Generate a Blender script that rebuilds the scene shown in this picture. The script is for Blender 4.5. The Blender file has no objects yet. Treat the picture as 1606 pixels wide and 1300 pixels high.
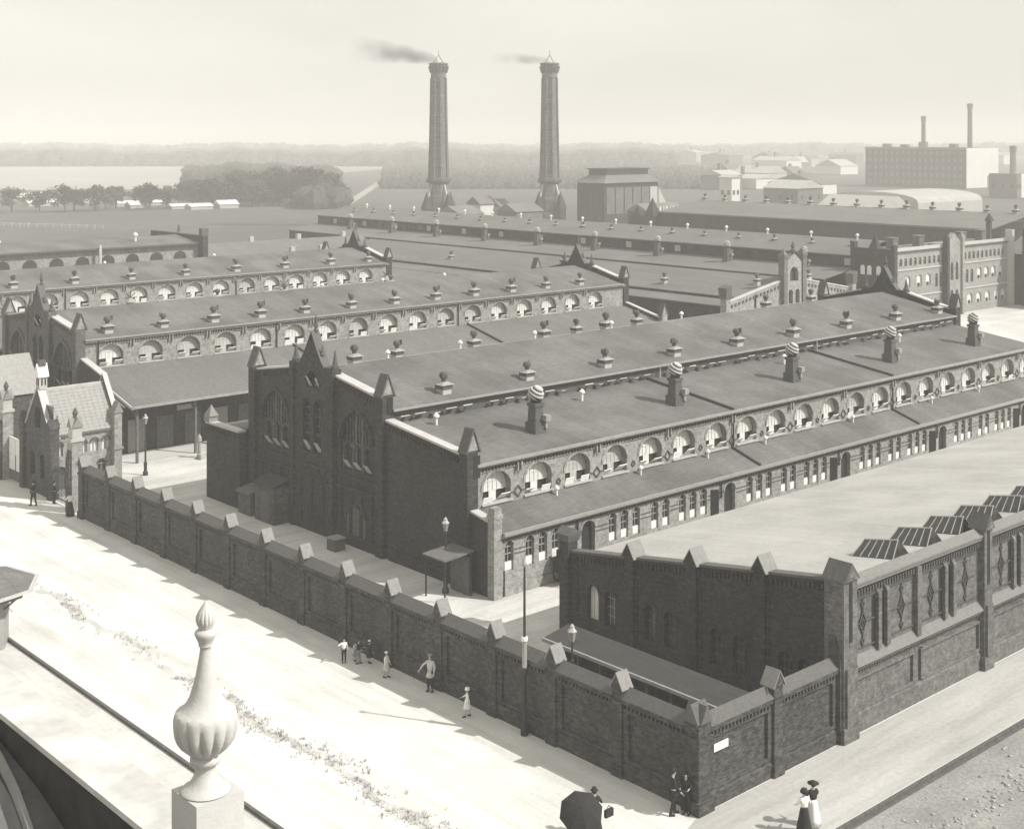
import bpy, math, random
from mathutils import Vector, Matrix
random.seed(7)
S = bpy.context.scene
COL = S.collection
R = math.radians

# ------------------------------------------------------------ camera, sky, sun
cam = bpy.data.cameras.new('camera'); cam_o = bpy.data.objects.new('camera', cam); COL.objects.link(cam_o)
cam_o.location = (0, 0, 26); cam_o.rotation_euler = (R(90), 0, R(-42))
cam.sensor_width = 36; cam.lens = 36*2123/1606; cam.shift_y = -(650-217)/1606
cam.clip_start = 0.5; cam.clip_end = 30000
S.camera = cam_o
SUN_EL = 44.0
SUN_DIR = Vector((0.50, -0.866, 0)).normalized()          # horizontal direction towards the sun
w = bpy.data.worlds.new('World'); S.world = w; w.use_nodes = True
nt = w.node_tree; nt.nodes.clear()
sky = nt.nodes.new('ShaderNodeTexSky'); sky.sky_type = 'NISHITA'; sky.sun_disc = False
sky.sun_elevation = R(SUN_EL); sky.sun_rotation = math.atan2(SUN_DIR.x, SUN_DIR.y)
sky.dust_density = 4.0; sky.air_density = 1.2
hs = nt.nodes.new('ShaderNodeHueSaturation'); hs.inputs['Saturation'].default_value = 0.0
tint = nt.nodes.new('ShaderNodeMixRGB'); tint.blend_type = 'MULTIPLY'; tint.inputs[0].default_value = 1
tint.inputs[2].default_value = (1.0, 0.975, 0.92, 1)
bg = nt.nodes.new('ShaderNodeBackground'); bg.inputs['Strength'].default_value = 0.095
out = nt.nodes.new('ShaderNodeOutputWorld')
nt.links.new(sky.outputs[0], hs.inputs['Color']); nt.links.new(hs.outputs[0], tint.inputs[1])
pale = nt.nodes.new('ShaderNodeMixRGB'); pale.inputs[0].default_value = 0.72      # summer haze: most of the dome is evenly pale
cn = nt.nodes.new('ShaderNodeTexNoise'); cn.inputs['Scale'].default_value = 3.2; cn.inputs['Detail'].default_value = 6
cm = nt.nodes.new('ShaderNodeMapping'); cm.inputs['Scale'].default_value = (1, 1, 3); ctc = nt.nodes.new('ShaderNodeTexCoord')
cr_ = nt.nodes.new('ShaderNodeValToRGB'); cr_.color_ramp.elements[0].position = .35; cr_.color_ramp.elements[1].position = .65
cr_.color_ramp.elements[0].color = (7.8, 7.62, 7.0, 1); cr_.color_ramp.elements[1].color = (9.2, 8.98, 8.25, 1)      # thin veil, barely uneven
nt.links.new(ctc.outputs['Generated'], cm.inputs[0]); nt.links.new(cm.outputs[0], cn.inputs['Vector']); nt.links.new(cn.outputs['Fac'], cr_.inputs[0]); nt.links.new(cr_.outputs[0], pale.inputs[2])
nt.links.new(tint.outputs[0], pale.inputs[1]); nt.links.new(pale.outputs[0], bg.inputs['Color']); nt.links.new(bg.outputs[0], out.inputs['Surface'])
sl = bpy.data.lights.new('sun', 'SUN'); sl.energy = 4.2; sl.angle = R(0.6); sl.color = (1.0, 0.97, 0.925)
so = bpy.data.objects.new('sun', sl); COL.objects.link(so)
sv = Vector((SUN_DIR.x*math.cos(R(SUN_EL)), SUN_DIR.y*math.cos(R(SUN_EL)), math.sin(R(SUN_EL))))
so.rotation_euler = sv.to_track_quat('Z', 'Y').to_euler()
S.view_settings.view_transform = 'Standard'; S.view_settings.look = 'None'
S.view_settings.exposure = 0.38; S.view_settings.gamma = 1
try: S.view_settings.use_curve_mapping = False
except Exception: pass
S.render.engine = 'CYCLES'
S.cycles.volume_bounces = 1

# ------------------------------------------------------------ materials
WARM = (1.0, 0.985, 0.945)
def g(v, t=WARM): return (v*t[0], v*t[1], v*t[2], 1)
MATS = {}
def mat(name, v, rough=0.9, var=0.25, scale=1.5, detail=6, bump=0.0, bscale=8, stretch=(1,1,1), blot=0.0, blots=0.15, tintc=WARM, spec=0.3, sheets=0, bstretch=(1,1,1), track=0):
    m = bpy.data.materials.new(name); m.use_nodes = True; n = m.node_tree.nodes; l = m.node_tree.links
    b = n['Principled BSDF']; b.inputs['Roughness'].default_value = rough
    try: b.inputs['Specular IOR Level'].default_value = spec
    except Exception: pass
    ge = n.new('ShaderNodeNewGeometry'); mp = n.new('ShaderNodeMapping'); mp.inputs['Scale'].default_value = stretch
    l.new(ge.outputs['Position'], mp.inputs['Vector'])
    nz = n.new('ShaderNodeTexNoise'); nz.inputs['Scale'].default_value = scale; nz.inputs['Detail'].default_value = detail
    nz.inputs['Roughness'].default_value = 0.65
    l.new(mp.outputs[0], nz.inputs['Vector'])
    cr = n.new('ShaderNodeValToRGB'); cr.color_ramp.elements[0].position = 0.3; cr.color_ramp.elements[1].position = 0.7
    cr.color_ramp.elements[0].color = g(v*(1-var), tintc); cr.color_ramp.elements[1].color = g(min(0.95, v*(1+var)), tintc)
    l.new(nz.outputs['Fac'], cr.inputs[0]); col = cr.outputs[0]
    if blot:
        n2 = n.new('ShaderNodeTexNoise'); n2.inputs['Scale'].default_value = blots; n2.inputs['Detail'].default_value = 5
        mb_ = n.new('ShaderNodeMapping'); mb_.inputs['Scale'].default_value = bstretch; l.new(ge.outputs['Position'], mb_.inputs['Vector']); l.new(mb_.outputs[0], n2.inputs['Vector'])
        c2 = n.new('ShaderNodeValToRGB'); c2.color_ramp.elements[0].position = 0.38; c2.color_ramp.elements[1].position = 0.62
        c2.color_ramp.elements[0].color = (1-blot,)*3+(1,); c2.color_ramp.elements[1].color = (1, 1, 1, 1)
        l.new(n2.outputs['Fac'], c2.inputs[0])
        mx = n.new('ShaderNodeMixRGB'); mx.blend_type = 'MULTIPLY'; mx.inputs[0].default_value = 1
        l.new(col, mx.inputs[1]); l.new(c2.outputs[0], mx.inputs[2]); col = mx.outputs[0]
    if track:      # worn tracks and trodden dirt, long in one direction
        n4 = n.new('ShaderNodeTexNoise'); n4.inputs['Scale'].default_value = 1.0; n4.inputs['Detail'].default_value = 9; n4.inputs['Roughness'].default_value = .7
        m4 = n.new('ShaderNodeMapping'); m4.inputs['Scale'].default_value = ((.9, .07, 1) if track == 'y' else (.07, .9, 1)); l.new(ge.outputs['Position'], m4.inputs['Vector']); l.new(m4.outputs[0], n4.inputs['Vector'])
        c4 = n.new('ShaderNodeValToRGB'); c4.color_ramp.elements[0].position = .36; c4.color_ramp.elements[1].position = .56
        c4.color_ramp.elements[0].color = (.80, .80, .79, 1); c4.color_ramp.elements[1].color = (1, 1, 1, 1); l.new(n4.outputs['Fac'], c4.inputs[0])
        m5 = n.new('ShaderNodeMixRGB'); m5.blend_type = 'MULTIPLY'; m5.inputs[0].default_value = 1; l.new(col, m5.inputs[1]); l.new(c4.outputs[0], m5.inputs[2]); col = m5.outputs[0]
    if sheets:     # felt sheets, each slightly different
        sp = n.new('ShaderNodeSeparateXYZ'); l.new(ge.outputs['Position'], sp.inputs[0]); cb = n.new('ShaderNodeCombineXYZ'); l.new(sp.outputs[1], cb.inputs[0]); l.new(sp.outputs[0], cb.inputs[1])
        bt = n.new('ShaderNodeTexBrick'); bt.inputs['Scale'].default_value = 1; bt.inputs['Brick Width'].default_value = 5.2; bt.inputs['Row Height'].default_value = 1.05; bt.inputs['Mortar Size'].default_value = .025
        bt.inputs['Color1'].default_value = (1-sheets,)*3+(1,); bt.inputs['Color2'].default_value = (1, 1, 1, 1); bt.inputs['Mortar'].default_value = (1-2*sheets,)*3+(1,)
        l.new(cb.outputs[0], bt.inputs['Vector']); m6 = n.new('ShaderNodeMixRGB'); m6.blend_type = 'MULTIPLY'; m6.inputs[0].default_value = 1; l.new(col, m6.inputs[1]); l.new(bt.outputs['Color'], m6.inputs[2]); col = m6.outputs[0]
    l.new(col, b.inputs['Base Color'])
    if bump:
        n3 = n.new('ShaderNodeTexNoise'); n3.inputs['Scale'].default_value = bscale; n3.inputs['Detail'].default_value = 4
        l.new(ge.outputs['Position'], n3.inputs['Vector'])
        bp = n.new('ShaderNodeBump'); bp.inputs['Strength'].default_value = bump; bp.inputs['Distance'].default_value = 0.05
        l.new(n3.outputs['Fac'], bp.inputs['Height']); l.new(bp.outputs[0], b.inputs['Normal'])
    MATS[name] = m; return m

def brick(name, v, var=0.35, bw=0.26, bh=0.085, soot=0.3, mortar=1.25):
    m = bpy.data.materials.new(name); m.use_nodes = True; n = m.node_tree.nodes; l = m.node_tree.links
    b = n['Principled BSDF']; b.inputs['Roughness'].default_value = 0.92
    try: b.inputs['Specular IOR Level'].default_value = 0.2
    except Exception: pass
    ge = n.new('ShaderNodeNewGeometry'); sp = n.new('ShaderNodeSeparateXYZ'); l.new(ge.outputs['Position'], sp.inputs[0])
    ad = n.new('ShaderNodeMath'); ad.operation = 'ADD'; l.new(sp.outputs[0], ad.inputs[0]); l.new(sp.outputs[1], ad.inputs[1])
    cb = n.new('ShaderNodeCombineXYZ'); l.new(ad.outputs[0], cb.inputs[0]); l.new(sp.outputs[2], cb.inputs[1])
    br = n.new('ShaderNodeTexBrick'); br.inputs['Scale'].default_value = 1
    br.inputs['Brick Width'].default_value = bw; br.inputs['Row Height'].default_value = bh
    br.inputs['Mortar Size'].default_value = 0.012; br.inputs['Bias'].default_value = 0.0
    br.inputs['Color1'].default_value = g(v*(1-var)); br.inputs['Color2'].default_value = g(v*(1+var))
    br.inputs['Mortar'].default_value = g(min(.8, v*mortar))
    l.new(cb.outputs[0], br.inputs['Vector'])
    nz = n.new('ShaderNodeTexNoise'); nz.inputs['Scale'].default_value = 0.5; nz.inputs['Detail'].default_value = 8; nz.inputs['Roughness'].default_value = 0.7
    mp = n.new('ShaderNodeMapping'); mp.inputs['Scale'].default_value = (1, 1, 0.5); l.new(ge.outputs['Position'], mp.inputs['Vector'])
    l.new(mp.outputs[0], nz.inputs['Vector'])
    cr = n.new('ShaderNodeValToRGB'); cr.color_ramp.elements[0].position = 0.32; cr.color_ramp.elements[1].position = 0.66
    cr.color_ramp.elements[0].color = (1-soot,)*3+(1,); cr.color_ramp.elements[1].color = (1.1, 1.1, 1.1, 1)
    l.new(nz.outputs['Fac'], cr.inputs[0])
    mx = n.new('ShaderNodeMixRGB'); mx.blend_type = 'MULTIPLY'; mx.inputs[0].default_value = 1
    l.new(br.outputs['Color'], mx.inputs[1]); l.new(cr.outputs[0], mx.inputs[2])
    nf = n.new('ShaderNodeTexNoise'); nf.inputs['Scale'].default_value = 3.4; nf.inputs['Detail'].default_value = 10; nf.inputs['Roughness'].default_value = .8; l.new(ge.outputs['Position'], nf.inputs['Vector'])
    cf = n.new('ShaderNodeValToRGB'); cf.color_ramp.elements[0].position = .38; cf.color_ramp.elements[1].position = .62
    cf.color_ramp.elements[0].color = (.62, .62, .62, 1); cf.color_ramp.elements[1].color = (1.3, 1.3, 1.3, 1); l.new(nf.outputs['Fac'], cf.inputs[0])
    mf = n.new('ShaderNodeMixRGB'); mf.blend_type = 'MULTIPLY'; mf.inputs[0].default_value = 1; l.new(mx.outputs[0], mf.inputs[1]); l.new(cf.outputs[0], mf.inputs[2]); l.new(mf.outputs[0], b.inputs['Base Color'])
    bp = n.new('ShaderNodeBump'); bp.inputs['Strength'].default_value = 0.5; bp.inputs['Distance'].default_value = 0.02
    l.new(br.outputs['Fac'], bp.inputs['Height']); bp.invert = True; l.new(bp.outputs[0], b.inputs['Normal'])
    MATS[name] = m; return m

M = dict(
    brick=brick('yellow_brick', 0.255, var=.14, soot=.2), brick_shade=brick('shade_dark_brick', 0.045, var=.45, soot=0.35), brick_wall=brick('wall_brick', 0.066, var=0.45, soot=0.35),  # gable brick: darker copy for walls turned from the sun, shade in its colour
    brick_fac=brick('facade_brick', 0.135, var=0.24, soot=0.3),
    trim=mat('dark_brick_trim', 0.075, var=0.3, scale=6), stone=mat('pale_stone', 0.38, var=0.12, scale=3),
    coping=mat('coping_zinc', 0.42, var=0.12, scale=2, rough=0.7), tile=mat('coping_tile', 0.10, var=0.2, scale=7),
    capst=mat('cap_stone', 0.21, var=0.15, scale=5), capdark=mat('cap_dark', 0.085, var=0.25, scale=5),
    roof=mat('tarred_roof', 0.15, var=0.26, scale=5, detail=10, stretch=(0.35, 1.6, 1), blot=0.3, blots=0.22, bump=0.3, bscale=6, sheets=.17),
    roof_l=mat('canopy_roof', 0.15, var=0.22, scale=5, detail=10, stretch=(1.6, .4, 1), blot=0.12, blots=0.12, sheets=.14),
    roof_w=mat('pale_flat_roof', 0.38, var=0.09, scale=4, blot=0.17, blots=0.22, sheets=.08),
    slate=mat('slate_roof', 0.27, var=0.15, scale=4), edge=mat('roof_edge_dark', 0.06, var=0.3, scale=5),
    gutter=mat('zinc_gutter', 0.26, var=0.15, scale=3, rough=0.5),
    white=mat('white_paint', 0.68, var=0.06, scale=3, rough=0.6), pane=mat('limewashed_glass', 0.6, var=0.08, scale=2.5, rough=0.35, spec=.5),
    glass=mat('dark_glass', 0.035, var=0.4, scale=3, rough=0.15, spec=.6), dark=mat('dark_interior', 0.02, var=0.3, scale=2),
    ground=mat('sandy_pavement', 0.62, var=0.07, scale=5, blot=0.10, blots=0.35, bump=0.3, bscale=5, track='y'), footway=mat('worn_footway', 0.44, var=0.10, scale=4, blot=0.16, blots=0.3, bstretch=(.3,1,1), bump=.2, track='x'),
    yard=mat('yard_paving', 0.55, var=0.10, scale=3.5, blot=0.16, blots=0.2, track='x'), road=mat('bright_road', 0.56, var=0.09, scale=5, blot=0.16, blots=0.4, track='y'),
    cobble=mat('cobbled_road', 0.27, var=0.25, scale=6, blot=0.25, blots=0.35, bump=0.6, bscale=9),
    kerb=mat('kerb_stone', 0.09, var=0.3, scale=4), field=mat('rough_grass_field', 0.085, var=0.18, scale=0.12, blot=0.2, blots=0.02),
    earth=mat('trodden_earth', 0.5, var=.16, scale=6, detail=9, blot=.2, blots=.8), farfield=mat('pale_field', 0.30, var=0.15, scale=0.02, stretch=(1,1,1), blot=0.2, blots=0.004),
    iron=mat('cast_iron', 0.03, var=0.3, scale=6, rough=0.6), wood=mat('weathered_wood', 0.11, var=0.3, scale=4), woodp=mat('painted_boards', 0.26, var=0.15, scale=4),
    sheet=mat('sheet_metal', 0.28, var=0.2, scale=5, rough=0.5),
    leaf=mat('foliage', 0.04, var=0.45, scale=0.8, tintc=(1,1,.9)), bark=mat('bark', 0.06, var=0.3, scale=5), weed=mat('weeds', 0.30, var=0.5, scale=5),
    skin=mat('skin', 0.42, var=0.08, scale=20), hair=mat('hair', 0.03, var=0.3, scale=30), cblack=mat('black_cloth', 0.022, var=0.3, scale=14),
    cwhite=mat('white_cloth', 0.72, var=0.08, scale=12), cgrey=mat('grey_cloth', 0.24, var=0.15, scale=12), clight=mat('light_cloth', 0.5, var=0.1, scale=12),
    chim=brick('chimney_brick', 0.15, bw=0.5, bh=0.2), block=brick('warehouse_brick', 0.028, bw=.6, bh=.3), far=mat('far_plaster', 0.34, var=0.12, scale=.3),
    fardark=mat('far_brick', 0.11, var=0.2, scale=.3), farwhite=mat('far_white', 0.55, var=0.06, scale=.2),
    brick_pale=brick('mid_grey_brick', 0.10, var=.2, soot=.3), ledge=mat('ledge_stone', 0.17, var=0.15, scale=4), sill_w=mat('weathered_coping', 0.55, var=.1, scale=5, blot=.22, blots=1.6), plaster=mat('balustrade_plaster', 0.48, var=0.05, scale=5, bump=0.12, bscale=22, blot=.06, blots=1.3), cowlm=mat('blackened_sheet', 0.085, var=0.25, scale=5), felt=mat('black_felt', 0.045, var=.2, scale=3, stretch=(1.5,.3,1)), pane2=mat('dusty_glass', 0.38, var=.15, scale=3), bars=mat('thin_grey_bars', 0.5, var=0.1), lead=mat('lead_sheet', 0.13, var=0.2, scale=4, rough=0.6),  # pale brick: haze over the farther gables put into a lighter colour
    leadshade=mat('dark_lead_and_shade', 0.05, var=0.25, scale=4, rough=0.7),
)

# ------------------------------------------------------------ mesh helpers
class MB:
    def __init__(s): s.v = []; s.f = []
    def add(s, vs, fs):
        o = len(s.v); s.v += [tuple(p) for p in vs]; s.f += [tuple(i+o for i in f) for f in fs]; return s
    def quad(s, a, b, c, d): return s.add([a, b, c, d], [(0, 1, 2, 3)])
    def box(s, x0, x1, y0, y1, z0, z1):
        return s.add([(x0,y0,z0),(x1,y0,z0),(x1,y1,z0),(x0,y1,z0),(x0,y0,z1),(x1,y0,z1),(x1,y1,z1),(x0,y1,z1)],
                     [(0,3,2,1),(4,5,6,7),(0,1,5,4),(1,2,6,5),(2,3,7,6),(3,0,4,7)])
    def hexa(s, b, t):      # bottom 4, top 4 points
        return s.add(list(b)+list(t), [(0,3,2,1),(4,5,6,7),(0,1,5,4),(1,2,6,5),(2,3,7,6),(3,0,4,7)])
    def prism(s, pts, d):   # polygon extruded by vector d
        n = len(pts); d = Vector(d); q = [tuple(Vector(p)+d) for p in pts]
        return s.add(list(pts)+q, [tuple(range(n))[::-1], tuple(range(n, 2*n))]+[(i, (i+1) % n, n+(i+1) % n, n+i) for i in range(n)])
    def lathe(s, prof, c=(0,0,0), n=16, rot=0, lobes=0, depth=0):
        vs = []; fs = []
        for k, pr in enumerate(prof):
            r, z = pr[0], pr[1]; dl = pr[2] if len(pr) > 2 else 0
            for i in range(n):
                a = rot+2*math.pi*i/n; rr = r
                if dl: rr = r*(1-dl*(abs(math.cos(lobes*a/2))**6))
                vs.append((c[0]+rr*math.cos(a), c[1]+rr*math.sin(a), c[2]+z))
        m = len(prof)
        for k in range(m-1):
            for i in range(n):
                j = (i+1) % n; fs.append((k*n+i, k*n+j, (k+1)*n+j, (k+1)*n+i))
        fs.append(tuple(range(n))[::-1]); fs.append(tuple(range((m-1)*n, m*n)))
        return s.add(vs, fs)
    def tube(s, p, q, r, r2=None, n=8):
        p = Vector(p); q = Vector(q); r2 = r if r2 is None else r2; d = (q-p)
        if d.length < 1e-6: return s
        z = d.normalized(); x = z.orthogonal().normalized(); y = z.cross(x); vs = []
        for c, rr in ((p, r), (q, r2)):
            for i in range(n):
                a = 2*math.pi*i/n; vs.append(tuple(c+x*rr*math.cos(a)+y*rr*math.sin(a)))
        return s.add(vs, [(i, (i+1) % n, n+(i+1) % n, n+i) for i in range(n)]+[tuple(range(n))[::-1], tuple(range(n, 2*n))])
    def bar(s, p, q, w, up=(0,0,1)):
        p = Vector(p); q = Vector(q); z = (q-p).normalized(); x = z.cross(Vector(up))
        if x.length < 1e-4: x = z.orthogonal()
        x.normalize(); y = z.cross(x); h = w/2
        c = [(-h,-h),(h,-h),(h,h),(-h,h)]
        return s.hexa([tuple(p+x*a+y*b) for a, b in c], [tuple(q+x*a+y*b) for a, b in c])
    def gabled(s, x0, x1, y0, y1, z0, z1, axis='x'):   # solid gabled cap, ridge along axis
        if axis == 'x': ym = (y0+y1)/2; return s.prism([(x0,y0,z0),(x0,y1,z0),(x0,ym,z1)], (x1-x0,0,0))
        xm = (x0+x1)/2; return s.prism([(x0,y0,z0),(x1,y0,z0),(xm,y0,z1)], (0,y1-y0,0))
    def pyramid(s, x0, x1, y0, y1, z0, z1):
        return s.add([(x0,y0,z0),(x1,y0,z0),(x1,y1,z0),(x0,y1,z0),((x0+x1)/2,(y0+y1)/2,z1)], [(0,3,2,1),(0,1,4),(1,2,4),(2,3,4),(3,0,4)])
    def mesh(s, name, m, smooth=False):
        me = bpy.data.meshes.new(name); me.from_pydata(s.v, [], s.f); me.materials.append(m)
        if smooth:
            for p in me.polygons: p.use_smooth = True
        me.update(); return me

W = {}
def link(name, data, parent, at=(0,0,0), rotz=0):
    o = bpy.data.objects.new(name, data); COL.objects.link(o)
    pw = W[parent.name] if parent is not None else Vector((0,0,0))
    o.location = Vector(at)-pw; o.rotation_euler = (0,0,rotz)
    if parent is not None: o.parent = parent
    W[o.name] = Vector(at); return o
def thing(name, label, cat, at=(0,0,0), group=None, kind=None):
    o = link(name, None, None, at); o['label'] = label; o['category'] = cat
    if group: o['group'] = group
    if kind: o['kind'] = kind
    return o
def part(name, mb, m, parent, at=None, smooth=False, kind=None, label=None):
    """mb is in world coordinates; it is re-based on the parent's origin (or on 'at')"""
    a = Vector(at) if at is not None else (W[parent.name] if parent is not None else Vector((0,0,0)))
    mb.v = [(v[0]-a.x, v[1]-a.y, v[2]-a.z) for v in mb.v]
    o = link(name, mb.mesh(name, m, smooth), parent, a)
    if kind: o['kind'] = kind
    elif name in ('dentil_course', 'corbel_table', 'crevice'): o['kind'] = 'stuff'
    if label: o['label'] = label
    return o
def inst(name, me, parent, at, rotz=0, kind=None):
    o = link(name, me, parent, at, rotz)
    if kind: o['kind'] = kind
    return o
def structure(name, mb, m, smooth=False):
    o = part(name, mb, m, None, (0,0,0), smooth); o['kind'] = 'structure'; return o
def solo(name, mb, m, label, cat, at=(0,0,0), group=None, kind=None, smooth=False):
    mb.v = [(v[0]-at[0], v[1]-at[1], v[2]-at[2]) for v in mb.v]
    o = link(name, mb.mesh(name, m, smooth), None, at); o['label'] = label; o['category'] = cat
    if group: o['group'] = group
    if kind: o['kind'] = kind
    return o
def copy_tree(o, parent=None):
    c = o.copy(); COL.objects.link(c)
    if parent is not None: c.parent = parent
    for ch in [x for x in bpy.data.objects if x.parent == o]: copy_tree(ch, c)
    return c

# frames: (u, v, z) -> world. v runs INTO the wall.
def FY(y0): return lambda u, v, z: (u, y0+v, z)         # wall facing -Y, u = X
def FX(x0): return lambda u, v, z: (x0+v, u, z)         # wall facing -X, u = Y
def arch_z(o, u):
    t = max(-1, min(1, (u-o['u'])/(o['w']/2)))
    if o.get('k', 'r') == 'r': return o['zs']+o['rise']*math.sqrt(max(0, 1-t*t))
    hw = o['w']/2; z = math.sqrt(max(0, (2*hw)**2-(abs(t)*hw+hw)**2))/(math.sqrt(3)*hw)
    return o['zs']+o['rise']*z
NA = 10
def arch_us(o): return [o['u']-math.cos(math.pi*i/NA)*o['w']/2 for i in range(NA+1)]
def wall(mb, F, u0, u1, top, bot=0, ops=(), t=0.4, back=True, kinks=()):
    """wall slab with real arched openings. top: number or function of u"""
    tf = top if callable(top) else (lambda u: top)
    bps = {round(u0, 4), round(u1, 4)} | {round(k, 4) for k in kinks if u0 < k < u1}
    for o in ops:
        for u in arch_us(o): bps.add(round(u, 4))
    bps = sorted(bps)
    for a, b in zip(bps[:-1], bps[1:]):
        if b-a < 1e-5: continue
        mid = (a+b)/2; op = None
        for o in ops:
            if o['u']-o['w']/2 < mid < o['u']+o['w']/2: op = o; break
        for v in ((0, t) if back else (0,)):
            if op is None: mb.quad(F(a,v,bot), F(b,v,bot), F(b,v,tf(b)), F(a,v,tf(a)))
            else:
                za, zb = arch_z(op, a), arch_z(op, b)
                if op['z0'] > bot+1e-3: mb.quad(F(a,v,bot), F(b,v,bot), F(b,v,op['z0']), F(a,v,op['z0']))
                mb.quad(F(a,v,za), F(b,v,zb), F(b,v,tf(b)), F(a,v,tf(a)))
        mb.quad(F(a,0,tf(a)), F(b,0,tf(b)), F(b,t,tf(b)), F(a,t,tf(a)))
        if op is not None:
            za, zb = arch_z(op, a), arch_z(op, b)
            mb.quad(F(a,0,za), F(a,t,za), F(b,t,zb), F(b,0,zb))
            mb.quad(F(a,0,op['z0']), F(b,0,op['z0']), F(b,t,op['z0']), F(a,t,op['z0']))
    for o in ops:
        for u in (o['u']-o['w']/2, o['u']+o['w']/2):
            mb.quad(F(u,0,o['z0']), F(u,t,o['z0']), F(u,t,o['zs']), F(u,0,o['zs']))
    for u in (u0, u1): mb.quad(F(u,0,bot), F(u,t,bot), F(u,t,tf(u)), F(u,0,tf(u)))
    return mb
def arch_poly(mb, F, o, v, grow=0.0):
    pts = [(o['u']-o['w']/2-grow, o['z0']-grow), (o['u']+o['w']/2+grow, o['z0']-grow)]
    us = arch_us(o)[::-1]
    for u in us: pts.append((u+(grow if u > o['u'] else -grow if u < o['u'] else 0), arch_z(o, u)+grow))
    mb.prism([F(u, v, z) for u, z in pts], Vector(F(0,0.03,0))-Vector(F(0,0,0))); return mb
def arch_band(mb, F, o, w=0.16, v=-0.05, t=0.05, full=False):
    """projecting arch ring"""
    us = arch_us(o); c = Vector((o['u'], o['zs']))
    pts = [Vector((u, arch_z(o, u))) for u in us]
    outp = []
    for i, p in enumerate(pts):
        a = pts[max(0, i-1)]; b = pts[min(len(pts)-1, i+1)]; d = (b-a)
        nrm = Vector((-d.y, d.x)).normalized() if d.length > 0 else Vector((0, 1))
        outp.append(p+nrm*w)
    for i in range(len(pts)-1):
        a, b, c2, d = pts[i], pts[i+1], outp[i+1], outp[i]
        mb.hexa([F(a.x, v, a.y), F(b.x, v, b.y), F(c2.x, v, c2.y), F(d.x, v, d.y)], [F(a.x, v+t, a.y), F(b.x, v+t, b.y), F(c2.x, v+t, c2.y), F(d.x, v+t, d.y)])
    return mb
def fbox(mb, F, u0, u1, v0, v1, z0, z1):
    a = F(u0, v0, z0); b = F(u1, v1, z1)
    return mb.box(min(a[0],b[0]), max(a[0],b[0]), min(a[1],b[1]), max(a[1],b[1]), min(a[2],b[2]), max(a[2],b[2]))
def slope_box(mb, F, u0, u1, v0, v1, za, zb, h):
    """strip whose bottom goes from za at u0 to zb at u1, height h"""
    return mb.hexa([F(u0,v0,za), F(u1,v0,zb), F(u1,v1,zb), F(u0,v1,za)], [F(u0,v0,za+h), F(u1,v0,zb+h), F(u1,v1,zb+h), F(u0,v1,za+h)])
def slab(mb, x0, x1, ya, za, yb, zb, t=0.12):
    """roof sheet along X between (ya,za) and (yb,zb)"""
    return mb.hexa([(x0,ya,za-t),(x1,ya,za-t),(x1,yb,zb-t),(x0,yb,zb-t)], [(x0,ya,za),(x1,ya,za),(x1,yb,zb),(x0,yb,zb)])
def slabY(mb, y0, y1, xa, za, xb, zb, t=0.12):
    return mb.hexa([(xa,y0,za-t),(xb,y0,zb-t),(xb,y1,zb-t),(xa,y1,za-t)], [(xa,y0,za),(xb,y0,zb),(xb,y1,zb),(xa,y1,za)])

# ------------------------------------------------------------ ground
mb = MB(); mb.quad((-6000,-3000,-0.30), (9000,-3000,-0.30), (9000,9000,-0.30), (-6000,9000,-0.30)); structure('field', mb, M['field'])
mb = MB(); mb.box(27.75, 400, 29.75, 135, -0.28, 0.0); structure('pavement', mb, M['ground'])
mb = MB(); mb.box(27.75, 120, 135, 300, -0.28, -0.01); structure('yard_apron', mb, M['yard'])
mb = MB(); mb.quad((40.7,34.2,0.004), (240,34.2,0.004), (240,134,0.004), (40.7,134,0.004)); structure('yard', mb, M['yard'])
mb = MB(); mb.quad((27.9,29.8,0.003), (400,29.8,0.003), (400,33.8,0.003), (40.0,33.8,0.003)); structure('footway', mb, M['footway'])
mb = MB(); mb.box(-60, 27.6, -60, 400, -0.29, -0.13); structure('road', mb, M['road'])
mb = MB(); mb.box(27.6, 400, -60, 29.6, -0.285, -0.125); structure('cobbled_road', mb, M['cobble'])
mb = MB(); mb.box(27.6, 27.75, 29.6, 400, -0.28, 0.015); mb.box(27.75, 400, 29.6, 29.75, -0.28, 0.015); structure('kerb', mb, M['kerb'])
# dark gutter channel beside the right-hand kerb
mb = MB(); mb.quad((27.6,29.42,-0.12), (400,29.42,-0.12), (400,29.6,-0.12), (27.6,29.6,-0.12)); structure('gutter_channel', mb, M['kerb'])
# worn damp tracks on the pavement
def blob_strip(pts, wdt, z, seed):
    rnd = random.Random(seed); mb = MB(); L_ = []; R_ = []
    for i, (x, y) in enumerate(pts):
        a = wdt*(0.4+rnd.random()); b = wdt*(0.4+rnd.random())
        nx, ny = ((0, 1) if abs(pts[-1][0]-pts[0][0]) > abs(pts[-1][1]-pts[0][1]) else (1, 0))
        L_.append((x-nx*a, y-ny*a, z)); R_.append((x+nx*b, y+ny*b, z))
    for i in range(len(pts)-1): mb.quad(L_[i], L_[i+1], R_[i+1], R_[i])
    return mb

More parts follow.
